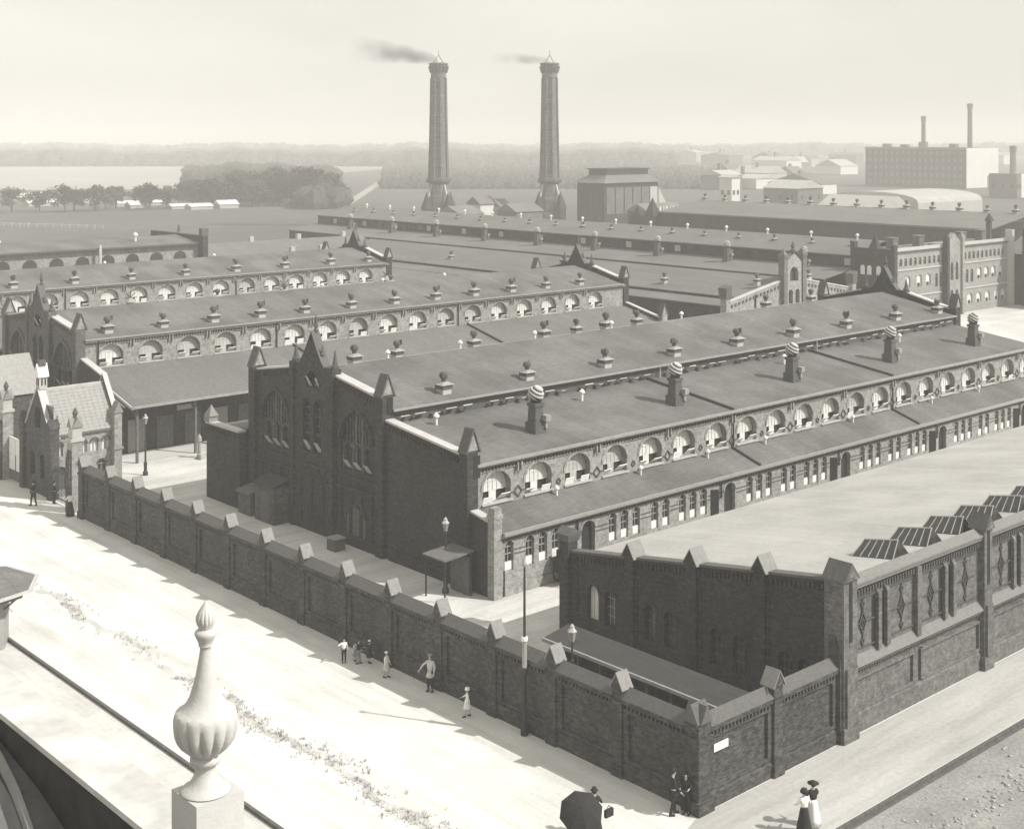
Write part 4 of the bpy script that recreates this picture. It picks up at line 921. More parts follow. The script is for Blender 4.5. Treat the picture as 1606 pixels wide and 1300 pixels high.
# ============================================================ cross halls running away to the left (along Y)
def cross_hall(name, label, cat, xa, xn, xr, y0, y1, ze, zn, zr_, zw, cow=(), mon=True):
    """xa: aisle wall, xn: nave wall, xr: ridge; all walls towards the camera lie in shade"""
    h = thing(name, label, cat, (xa, y0, 0))
    q = MB(); q.box(xa+.3, xa+.6, y0, y1, 0, ze-.1); w1 = part('aisle_wall', q, M['brick_shade'], h)
    q = MB(); slabY(q, y0, y1, xa, ze, xn, zw, .12); part('aisle_roof', q, M['roof_l'], h)
    if mon:
        q = MB(); q.box(xn, xn+.3, y0, y1, zw-.3, zn-.1); nw_ = part('clerestory_wall', q, M['brick_shade'], h)
        y = y0+1.2; k = 0
        while y < y1-1:
            q = MB(); q.hexa([(xn-.02,y-.6,zw+.3),(xn-.02,y+.6,zw+.3),(xn-.04,y+.6,zn-.5),(xn-.04,y-.6,zn-.5)], [(xn-.002,y-.6,zw+.3),(xn-.002,y+.6,zw+.3),(xn-.002,y+.6,zn-.5),(xn-.002,y-.6,zn-.5)])
            part('pane', q, M['stone'] if k % 4 == 0 else M['glass'], nw_); y += 2.7; k += 1
    q = MB(); slabY(q, y0, y1, xn-.3, zn, xr, zr_, .15); part('nave_roof', q, M['roof_l'], h)
    q = MB(); slabY(q, y0, y1, xr, zr_, 2*xr-xn+.3, zn, .15); part('nave_roof', q, M['roof_l'], h)
    q = MB(); q.box(xn, 2*xr-xn, y1-.4, y1, 0, zn-.2); part('end_wall', q, M['brick'], h)
    q = MB(); q.box(2*xr-xn-.3, 2*xr-xn, y0, y1, 0, zn-.2); part('back_wall', q, M['brick'], h)
    return h
hA = cross_hall('sales_hall', 'very long low hall running across behind the market halls, globe ventilators along its roof', 'hall', 159.3, 167.0, 174.5, 111.7, 249, 6.3, 9.15, 10.9, 7.35)
q = MB(); q.box(167.3, 182, 112.0, 112.4, 0, 9.0); part('front_wall', q, M['brick'], hA)
for y in range(9):
    cowl(hA, 164.5, 118.8+y*14.3, 7.2, 1.05)
for k in range(19):
    vent(hA, 171.0, 115+k*7.0, 9.9, .8)
for k in range(16): inst('vent_pipe', PM, hA, (174, 116+k*8.3, 10.8)).scale = (1.4, 1.4, 1.4)
hB = cross_hall('cattle_hall', 'broad hall with pale roof behind the first two halls, lit gable with small tower', 'hall', 127.2, 131.0, 139.8, 103.0, 192, 5.9, 6.6, 8.45, 6.3, mon=False)
FBg = FY(102.8)
zb = lambda u: 6.25+(8.55-6.25)*(1-abs(u-139.8)/13)
q = MB(); wall(q, FBg, 126.9, 137.9, zb, 0, t=.35); g1 = part('gable_wall', q, M['brick'], hB)
q = MB(); wall(q, FBg, 141.7, 152.6, zb, 0, t=.35); g2 = part('gable_wall', q, M['brick'], hB)
for gg, a, b in ((g1, 126.9, 137.9), (g2, 141.7, 152.6)):
    q = MB(); slope_box(q, FBg, a, b, -.1, .45, zb(a)+.001, zb(b)+.001, .15); part('coping', q, M['coping'], gg)
    q = MB(); u = a+.2
    while u < b-.2: slope_box(q, FBg, u, u+.3, -.1, -.001, zb(u)-.75, zb(u+.3)-.75, .35); u += .7
    part('corbel_table', q, M['trim'], gg)
    q = MB(); q.tube(FBg((a+b)/2, -.12, 0), FBg((a+b)/2, -.12, zb((a+b)/2)-.3), .09); part('downpipe', q, M['iron'], gg)
ops = [dict(u=u, w=.85, z0=5.3, zs=6.7, rise=.4) for u in (139.1, 140.5)]+[]
FT = FY(102.4)
q = MB(); wall(q, FT, 137.9, 141.7, 7.9, 0, ops=ops, t=.75); wall(q, FT, 137.9, 141.7, lambda u: 10.2+(1.4*(1-abs(u-139.8)/1.9)), 7.9, ops=[dict(u=139.8, w=1.8, z0=8.1, zs=9.0, rise=.9)], t=.75, kinks=(139.8,)); tw = part('gable_tower', q, M['brick'], hB)
q = MB(); q.box(137.95, 141.65, 102.9, 103.0, 5, 9.9); part('pane', q, M['glass'], tw)
for u in (137.85, 141.75):
    q = MB(); q.box(u-.35, u+.35, 102.2, 103.1, 0, 11.2); q.box(u-.45, u+.45, 102.1, 103.2, 11.2, 11.5); q.pyramid(u-.4, u+.4, 102.2, 103.1, 11.5, 12.3); part('pier', q, M['brick_fac'], hB)
q = MB(); q.lathe([(.3,0),(.35,.4),(.1,.6),(.3,.8),(.03,1.5)], (139.8, 102.6, 11.6), n=8); part('finial', q, M['trim'], tw)
for u in (126.7, 152.8):
    q = MB(); q.box(u-.4, u+.4, 102.3, 103.2, 0, 6.9); p_ = part('pier', q, M['brick'], hB)
    q = MB(); q.hexa([(u-.5,102.2,6.9),(u+.5,102.2,6.9),(u+.5,103.3,6.9),(u-.5,103.3,6.9)], [(u-.7,102.0,8.2),(u+.3,102.0,8.5),(u+.3,103.3,8.5),(u-.7,103.3,8.2)]); part('capstone', q, M['capdark'], p_)
for x, y in ((135, 104.5), (145, 104.0), (133, 118), (136, 140), (134, 163)): vent(hB, x, y, 8.0 if 134 < x < 146 else 7.2, .9)

q = MB(); slabY(q, 150, 192, 112.5, 5.3, 127.3, 5.85, .12); part('side_roof', q, M['roof_l'], hB)
q = MB(); q.box(112.9, 113.1, 165, 192, 0, 5.2); part('side_wall', q, M['brick_shade'], hB)
# long roof C beyond, shaded wall facing us
hC = cross_hall('engine_hall', 'distant long hall whose shaded wall shows as a dark band under a pale roof', 'hall', 229.7, 230.0, 245.0, 125.0, 206, 9.2, 9.4, 11.6, 9.4, mon=False)
for k in range(14): vent(hC, 245, 128+k*5.9, 11.5, 1.25)
q = MB(); q.box(229.2, 233, 206, 214, 0, 8.0); q.pyramid(229.5, 232.5, 207, 210, 8, 12.5); q.pyramid(229.2, 231, 211, 213.5, 8, 10.5); part('stair_tower', q, M['brick_shade'], hC)
q = MB(); q.box(229, 229.69, 124.6, 125.4, 0, 11); q.pyramid(228.7, 230, 124.3, 125.6, 11, 12.5); part('pinnacle', q, M['brick_shade'], hC)

# ============================================================ office block
ad = thing('office_building', 'three-storey brick office block with a narrow central tower and rows of arched windows', 'office block', (166.5, 105, 0))
FAo = FY(105.0)
rows = []
W3 = [dict(u=u, w=.75, z0=7.9, zs=8.7, rise=.3) for u in [168.2+1.25*i for i in range(10)]]+[dict(u=u, w=.75, z0=7.9, zs=8.7, rise=.3) for u in [185.6+1.25*i for i in range(10)]]
W2 = [dict(u=u, w=.8, z0=4.4, zs=6.0, rise=.4) for u in (177.6, 178.9, 186.2, 187.6)]+[dict(u=u, w=1.35, z0=4.8, zs=6.0, rise=.5) for u in (170.0, 173.0, 175.4, 189.8, 191.9, 194.0, 196.2)]
W1 = [dict(u=u, w=1.5, z0=1.2, zs=2.2, rise=.6) for u in (170, 173, 176, 187, 189.6, 192.2, 195, 197)]
q = MB(); wall(q, FAo, 166.5, 198.3, 3.6, 0, ops=W1, t=.3, back=False); wall(q, FAo, 166.5, 198.3, 7.3, 3.6, ops=W2, t=.3, back=False); wall(q, FAo, 166.5, 198.3, 10.0, 7.3, ops=W3, t=.3, back=False)
fw = part('front_wall', q, M['brick'], ad)
for o in W1+W2+W3:
    q = MB(); arch_poly(q, FAo, o, .2, .01); wn = part('window', q, M['pane'] if o['w'] > 1.2 else M['glass'], fw)
    if o['w'] > 1.2:
        q = MB(); fbox(q, FAo, o['u']-.2, o['u']+.3, .1, .19, o['z0'], o['z0']+.5); part('sash', q, M['dark'], wn)
    else:
        q = MB(); fbox(q, FAo, o['u']-.03, o['u']+.03, .13, .19, o['z0'], o['zs']+.2); fbox(q, FAo, o['u']-.35, o['u']+.35, .131, .189, o['zs']-.1, o['zs']-.02); part('glazing_bar', q, M['gutter'], wn)
for z in (3.5, 7.3, 9.75):
    q = MB(); fbox(q, FAo, 166.5, 198.3, -.15, -.001, z, z+.2); part('string_course', q, M['trim'] if z > 9 else M['stone'], fw)
q = MB(); q.box(166.5, 166.8, 105.31, 111.5, 0, 10.0); sw = part('side_wall', q, M['brick_shade'], ad)
for y in (106.4, 107.5, 109, 110.1):
    o = dict(u=y, w=.7, z0=6.6, zs=7.6, rise=.35); q = MB(); arch_poly(q, FX(166.47), o, 0); part('pane', q, M['pane'], sw)
q = MB(); q.box(166.2, 166.49, 105.0, 111.6, 9.0, 10.4); q.box(166.1, 166.9, 104.7, 105.3, 0, 11.0); q.box(166.1, 166.9, 111.2, 111.9, 0, 11.2); q.pyramid(166.2, 167.6, 107.6, 109, 10.4, 12.4); part('parapet', q, M['brick_shade'], sw)
q = MB(); q.box(166.51, 198.3, 105.31, 111.5, 9.9, 10.05); rf = part('roof', q, M['roof_l'], ad)
q = MB(); q.box(166.5, 198.3, 104.9, 105.3, 10.051, 10.5); part('parapet', q, M['stone'], rf)
for x in (171, 178, 190, 196):
    q = MB(); q.box(x, x+1.3, 108, 109.2, 10.05, 11.5); q.box(x-.1, x+1.4, 107.9, 109.3, 11.5, 11.65); part('chimney', q, M['brick_fac'], rf)
ops = [dict(u=u, w=.7, z0=z, zs=z+1.6, rise=.35) for u in (180.6, 182.1) for z in (1.6,)]
q = MB(); FT2 = FY(104.3)
wall(q, FT2, 179.4, 183.4, 4.6, 0, ops=[dict(u=u, w=.8, z0=1.6, zs=3.4, rise=.4) for u in (180.7, 182.1)], t=.7); wall(q, FT2, 179.4, 183.4, 8.4, 4.6, ops=[dict(u=u, w=.8, z0=5.2, zs=7.0, rise=.9) for u in (180.7, 182.1)], t=.7)
wall(q, FT2, 179.4, 183.4, lambda u: 10.5+1.6*(1-abs(u-181.4)/2), 8.4, t=.7, kinks=(181.4,)); q.box(179.4, 183.4, 105, 107.5, 9.9, 10.5); tw = part('tower', q, M['brick'], ad)
q = MB(); q.box(179.5, 183.3, 104.85, 104.95, 1, 8.3); part('pane', q, M['glass'], tw)
for x in (179.3, 183.5):
    q = MB(); q.box(x-.3, x+.3, 104.0, 104.8, 0, 11.3); q.pyramid(x-.35, x+.35, 103.95, 104.85, 11.3, 12.2); part('pier', q, M['brick_shade'] if x < 180 else M['brick'], tw)
q = MB(); q.box(198.31, 199, 104.2, 105.4, 0, 11.8); part('pier', q, M['stone'], ad)
# dark wing at the right edge
dw = thing('side_wing', 'dark brick wing with a pointed gable cut by the right edge of the picture', 'building', (200, 90, 0))
q = MB(); q.box(200, 222, 78, 106, 0, 8.2); w_ = part('wall', q, M['brick_shade'], dw)
q = MB(); slabY(q, 77.6, 106.2, 199.6, 8.3, 211, 12.6, .15); part('roof', q, M['roof_l'], dw)
q = MB(); q.box(199.4, 199.99, 78, 106, 8.0, 8.25); part('coping', q, M['coping'], dw)
q = MB(); q.box(199.2, 199.99, 98, 103, 0, 12); q.pyramid(199.2, 200.2, 98.5, 102.5, 12, 16); part('gable', q, M['brick_shade'], dw)
q = MB(); q.box(197.5, 199.9, 92, 99, 0, 3.0); q.box(197.3, 199.95, 91.9, 99.1, 3.0, 3.2); part('annex_wall', q, M['coping'], dw)

# ============================================================ gatehouse at the left
gh = thing('gatehouse', 'small gatehouse with steep pale slate roof, stepped gable and lantern beside the wall end', 'gatehouse', (40.5, 95, 0))
FG = FY(95.0)
ops = [dict(u=u, w=.62, z0=2.9, zs=3.55, rise=.3) for u in (43.1, 44.0, 44.9)]+[dict(u=41.3, w=.6, z0=2.9, zs=3.6, rise=.3)]
q = MB(); wall(q, FG, 40.9, 45.4, 4.5, 2.6, ops=ops, t=.3, back=False); wall(q, FG, 40.9, 45.4, 2.6, 0, ops=[dict(u=41.45, w=.9, z0=.05, zs=1.7, rise=.45), dict(u=43.3, w=.7, z0=.9, zs=1.9, rise=.3), dict(u=44.6, w=.7, z0=.9, zs=1.9, rise=.3)], t=.3, back=False); fw = part('front_wall', q, M['brick'], gh)
for u, w_, z0, z1, r_ in [(43.1,.62,2.9,3.55,.3),(44.0,.62,2.9,3.55,.3),(44.9,.62,2.9,3.55,.3),(41.3,.6,2.9,3.6,.3),(43.3,.7,.9,1.9,.3),(44.6,.7,.9,1.9,.3)]:
    o = dict(u=u, w=w_, z0=z0, zs=z1, rise=r_); q = MB(); arch_poly(q, FG, o, .2); wn = part('window', q, M['pane'] if z0 > 2 else M['glass'], fw)
    q = MB(); fbox(q, FG, u-.02, u+.02, .13, .19, z0, z1+.2); fbox(q, FG, u-w_/2, u+w_/2, .131, .189, z1-.03, z1+.02); part('glazing_bar', q, M['gutter'], wn)
    q = MB(); arch_band(q, FG, o, .1, -.04, .04); part('arch_ring', q, M['trim'], fw)
q = MB(); arch_poly(q, FG, dict(u=41.45, w=.9, z0=.05, zs=1.7, rise=.45), .2); part('door', q, M['wood'], fw)
q = MB(); fbox(q, FG, 40.9, 45.4, -.14, -.001, 4.3, 4.55); part('cornice', q, M['stone'], fw)
q = MB(); fbox(q, FG, 40.9, 45.4, -.1, -.001, 0, .5); part('plinth', q, M['brick'], fw)
q = MB(); q.box(41.0, 45.4, 98.7, 99.0, 0, 4.5); q.box(45.1, 45.4, 95.3, 98.7, 0, 4.5); part('back_wall', q, M['brick_shade'], gh)
zg = lambda u: 4.6+(7.75-4.6)*(1-abs(u-97)/2.3)
q = MB(); wall(q, FX(40.55), 94.7, 99.3, zg, 0, ops=[dict(u=97, w=1.0, z0=4.8, zs=5.9, rise=.5, k='p'), dict(u=96.2, w=.8, z0=1.2, zs=2.6, rise=.35), dict(u=97.9, w=.8, z0=1.2, zs=2.6, rise=.35)], t=.4, kinks=(97,)); ge_ = part('gable_wall', q, M['brick_wall'], gh)
q = MB(); q.box(40.8, 40.85, 94.9, 99.1, .5, 6.6); part('pane', q, M['glass'], ge_)
for s_ in (-1, 1):
    q = MB(); a, b = (94.7, 97) if s_ < 0 else (97, 99.3); slope_box(q, FX(40.55), a, b, -.08, .5, zg(a)+.001, zg(b)+.001, .13); part('coping', q, M['coping'], ge_)
for y, z in ((94.55, 5.6), (99.45, 5.6)):
    q = MB(); q.box(40.3, 41.0, y-.3, y+.3, 0, z-.5); q.gabled(40.25, 41.05, y-.36, y+.36, z-.5, z+.15, 'x'); part('buttress', q, M['brick_wall'], gh)
q = MB(); q.box(40.55, 41.15, 96.7, 97.3, 7.6, 8.5); la = part('lantern_turret', q, M['stone'], gh)
q = MB(); q.box(40.53, 40.549, 96.8, 96.9, 7.9, 8.4); q.box(40.53, 40.549, 97.05, 97.15, 7.9, 8.4); q.box(40.7,40.8,96.68,96.699,7.9,8.4); q.box(40.95,41.05,96.68,96.699,7.9,8.4); part('slit', q, M['dark'], la)
q = MB(); q.box(40.45, 41.25, 96.6, 97.4, 8.5, 8.6); q.gabled(40.45, 41.25, 96.6, 97.4, 8.601, 9.5, 'x'); part('cap', q, M['white'], la)
q = MB(); q.box(40.6,41.1,96.8,97.2,9.3,9.7); part('chimney_pot', q, M['capdark'], la)
# slate courses: overlapping rows
N = 14
for s_ in (-1, 1):
    rt = None
    q = MB(); 
    if s_ < 0: slab(q, 40.95, 45.6, 94.75, 4.5, 97, 7.5, .1)
    else: slab(q, 40.95, 45.6, 97, 7.5, 99.25, 4.5, .1)
    rt = part('roof', q, M['slate'], gh)
    for k in range(N):
        t0 = k/N; t1 = (k+1.12)/N; ya = 97+s_*(2.32-2.25*t0); yb = 97+s_*(2.32-2.25*min(1, t1)); za = 4.47+3.0*t0; zb2 = 4.47+3.0*min(1, t1)
        xx = 40.95; 
        nseg = 11
        for j in range(nseg):
            xa = 40.95+4.65*j/nseg; xb = 40.95+4.65*(j+1)/nseg-.015; e = random.uniform(0, .012)
            qq = MB(); qq.hexa([(xa,ya,za+.03+e),(xb,ya,za+.03+e),(xb,yb,zb2+.0+e),(xa,yb,zb2+.0+e)], [(xa,ya,za+.075+e),(xb,ya,za+.075+e),(xb,yb,zb2+.035+e),(xa,yb,zb2+.035+e)])
            if s_ < 0: part('slate_panel', qq, M['slate'], rt)
            else: q.v += []; 
q = MB(); q.box(40.95, 45.6, 96.92, 97.08, 7.5, 7.62); part('ridge', q, M['coping'], gh)
q = MB(); wall(q, FX(45.6), 94.7, 99.3, lambda u: zg(u)+.35, 0, t=.25, kinks=(97,)); ge2 = part('gable_wall', q, M['brick_wall'], gh)
for s_ in (-1, 1):
    q = MB(); a, b = (94.7, 97) if s_ < 0 else (97, 99.3); slope_box(q, FX(45.6), a, b, -.05, .32, zg(a)+.36, zg(b)+.36, .12); part('coping', q, M['coping'], ge2)
q = MB(); q.box(45.3, 45.9, 94.4, 95.0, 0, 5.6); pr_ = part('pier', q, M['brick'], gh)
q = MB(); q.box(45.2, 46.0, 94.3, 95.1, 2.9, 3.05); q.gabled(45.22, 45.98, 94.32, 95.08, 5.6, 6.4, 'y'); part('cap', q, M['capst'], pr_)
q = MB(); q.box(40.95, 41.35, 94.8, 94.999, 4.2, 5.4); q.gabled(40.9, 41.4, 94.7, 95.0, 5.4, 5.9, 'y'); part('dormer', q, M['stone'], gh)
# gate piers
def gate_pier(name_lab, x, y, z, w_=.8):
    t = thing('gate_pier', name_lab, 'pier', (x, y, 0), 'brick gate piers with gabled heads'); h = w_/2
    q = MB(); q.box(x-h, x+h, y-h, y+h, 0, z-1.9); b = part('shaft', q, M['brick'], t)
    q = MB(); q.box(x-h-.08, x+h+.08, y-h-.08, y+h+.08, z-1.9, z-1.7); q.box(x-h+.05, x+h-.05, y-h+.05, y+h-.05, z-1.7, z-.9); part('head', q, M['stone'], t)
    q = MB(); q.gabled(x-h-.06, x+h+.06, y-h, y+h, z-.9, z-.25, 'x'); q.gabled(x-h, x+h, y-h-.06, y+h+.06, z-.899, z-.27, 'y'); part('cap', q, M['capst'], t)
    q = MB(); q.lathe([(.12,z-.3),(.14,z-.1),(.22,z),(.05,z+.4)], (x, y, 0), n=8); part('finial', q, M['trim'], t)
    q = MB(); q.box(x-h-.18, x-h-.001, y-h+.1, y+h-.1, 0, z-3.2); q.hexa([(x-h-.18,y-h+.1,z-3.2),(x-h-.001,y-h+.1,z-3.2),(x-h-.001,y+h-.1,z-3.2),(x-h-.18,y+h-.1,z-3.2)], [(x-h-.04,y-h+.1,z-2.5),(x-h-.001,y-h+.1,z-2.5),(x-h-.001,y+h-.1,z-2.5),(x-h-.04,y+h-.1,z-2.5)]); part('buttress', q, M['brick_wall'], t)
gate_pier('brick gate pier with finial between the wall end and the gatehouse door', 40.55, 90.6, 6.8)
gate_pier('tall gate pier with pale head at the left edge beyond the gatehouse', 40.55, 102.9, 7.0)
gate_pier('further gate pier of the main gateway, cut by the left edge', 40.55, 108.5, 7.0)
wg = thing('yard_gate', 'white boarded gate leaves of the main gateway at the left edge', 'gate', (40.6, 100, 0))
for a, b in ((99.85, 101.1), (101.15, 102.4)):
    q = MB(); q.box(40.6, 40.7, a, b, .1, 2.0); g_ = part('leaf', q, M['wood'], wg)
    q = MB(); q.box(40.56, 40.599, a+.1, b-.1, 2.05, 3.2); q.box(40.56,40.599,a+.1,b-.1,.9,2.0); part('panel', q, M['white'], g_)
    q = MB(); q.box(40.6, 40.7, a, b, 2.0, 3.3); part('leaf', q, M['white'], wg)
sg = thing('iron_gate', 'narrow iron bar gate between the gate pier and the gatehouse', 'gate', (40.6, 92.5, 0))
for i in range(14):
    y = 91.2+i*.22; q = MB(); q.tube((40.6, y, .1), (40.6, y, 2.4), .025, n=5); part('bar', q, M['iron'], sg)
for z in (.3, 2.2):
    q = MB(); q.box(40.57, 40.63, 91.0, 94.2, z, z+.06); part('rail', q, M['iron'], sg)
lw = thing('lodge', 'brick lodge at the far left beyond the gateway', 'building', (41, 112, 0))
q = MB(); q.box(40.8, 45.8, 109.5, 114, 0, 5); part('wall', q, M['brick_wall'], lw)
q = MB(); q.gabled(40.6, 46, 109.3, 114.2, 5.0, 8.0, 'x'); part('roof', q, M['slate'], lw)

# ============================================================ lamps and small yard things
def street_lamp(lab, x, y, h, tall=False, arms=True):
    t = thing('street_lamp', lab, 'street lamp', (x, y, 0), 'cast-iron lamp posts')
    q = MB(); q.lathe([(.2,0),(.2,.25),(.12,.35),(.13,.9),(.16,.95),(.08,1.05),(.06,h*.55),(.09,h*.56),(.09,h*.58),(.05,h*.6),(.04,h-.75),(.07,h-.72),(.05,h-.68)] if not tall else [(.17,0),(.17,.4),(.1,.5),(.1,2.6),(.13,2.65),(.13,2.9),(.085,3.0),(.075,4.1),(.1,4.15),(.06,4.3),(.045,h-.3)], (x, y, 0), n=10); part('post', q, M['iron'], t)
    if tall:
        q = MB(); q.lathe([(.04,h-.3),(.09,h-.25),(.11,h-.15),(.06,h-.05),(.01,h+.05)], (x, y, 0), n=10); part('knob', q, M['gutter'], t)
        q = MB(); q.lathe([(.107,2.95),(.107,4.05)], (x, y, 0), n=10); part('painted_band', q, M['sheet'], t)
        q = MB(); q.lathe([(.14,4.1),(.15,4.2),(.14,4.28)], (x, y, 0), n=10); part('painted_band', q, M['white'], t)
    else:
        q = MB(); q.lathe([(.11,h-.66),(.2,h-.2)], (x, y, 0), n=6); part('glass_lantern', q, M['gutter'], t)
        q = MB(); q.lathe([(.24,h-.199),(.1,h-.02),(.12,h+.02),(.02,h+.15)], (x, y, 0), n=6); part('hood', q, M['stone'], t)
        q = MB(); q.bar((x-.3, y, h-.8), (x+.3, y, h-.8), .03); part('crossbar', q, M['iron'], t)
street_lamp('tall thin pole with pale band standing against the boundary wall', 39.9, 43.5, 7.6, tall=True)
street_lamp('ornate gas lamp in the bright yard beside the gatehouse', 48.9, 96.6, 4.6)
street_lamp('gas lamp beside the open iron shelter before the gable corner', 49.0, 60.1, 4.2)
street_lamp('gas lamp behind the corner wall rising over the low shed', 43.6, 44.3, 3.6)
hp = thing('water_pump', 'small pump with curved handle standing in the yard beyond the annex', 'pump', (54.8, 98.9, 0))
q = MB(); q.lathe([(.25,0),(.2,.2),(.15,.3),(.13,1.3),(.22,1.35),(.18,1.7),(.03,1.95)], (54.8, 98.9, 0), n=10); part('body', q, M['gutter'], hp)
q = MB(); q.tube((54.8,98.9,1.3),(55.4,98.7,1.1),.05); q.tube((55.4,98.7,1.1),(55.5,98.7,.5),.04); part('handle', q, M['iron'], hp)
q = MB(); q.box(54.5,55.2,98.1,98.6,0,.4); part('trough', q, M['stone'], hp)
ct = thing('handcart', 'two-wheeled cart standing by the lean-to wall, half hidden by the corner building', 'cart', (55.6, 56.6, 0))
q = MB(); q.box(54.6, 56.9, 56.0, 57.1, .75, 1.45); q.box(54.5, 57, 55.9, 57.2, 1.45, 1.52); q.box(54.8,55.6,56.1,57.0,1.52,2.0); part('body', q, M['cblack'], ct)
for y in (55.85, 57.2):
    q = MB(); n = 16
    for i in range(n):
        a0 = 2*math.pi*i/n; a1 = 2*math.pi*(i+1)/n
        q.bar((55.3+.55*math.cos(a0), y, .57+.55*math.sin(a0)), (55.3+.55*math.cos(a1), y, .57+.55*math.sin(a1)), .06, up=(0,1,0))
    wh = part('wheel', q, M['iron'], ct)
    q = MB()
    for i in range(8):
        a = math.pi*i/4; q.bar((55.3, y, .57), (55.3+.55*math.cos(a), y, .57+.55*math.sin(a)), .035, up=(0,1,0))
    part('spoke', q, M['stone'], wh)
q = MB(); q.bar((56.9,56.2,.9),(58.4,56.2,.7),.06); q.bar((56.9,56.95,.9),(58.4,56.95,.7),.06); part('shaft', q, M['wood'], ct)
# street kiosk
kx, ky = 25.9, 70.4
ks = thing('street_kiosk', 'street kiosk with broad grey eight-sided roof cut by the left edge', 'kiosk', (kx, ky, 0))
q = MB(); q.lathe([(3.2,2.85),(3.3,2.85),(3.3,2.97),(.3,3.75),(.25,4.2),(.02,4.6)], (kx, ky, 0), n=8, rot=R(-8)); part('roof', q, M['roof'], ks)
q = MB(); q.lathe([(3.36,2.84),(3.42,2.86),(3.42,2.99),(3.30,2.985)], (kx, ky, 0), n=8, rot=R(-8)); part('fascia', q, M['coping'], ks)
q = MB(); q.lathe([(1.9,-.13),(1.9,2.84)], (kx, ky, 0), n=8, rot=R(-8)); b_ = part('body', q, M['woodp'], ks)
q = MB(); q.lathe([(2.9,2.55),(3.0,2.83)], (kx, ky, 0), n=8, rot=R(-8)); part('bracket_ring', q, M['wood'], ks)
for i in range(8):
    a = R(-8)+i*math.pi/4; q = MB(); q.bar((kx+1.9*math.cos(a), ky+1.9*math.sin(a), 1.9), (kx+2.95*math.cos(a), ky+2.95*math.sin(a), 2.8), .09); part('bracket', q, M['wood'], ks)

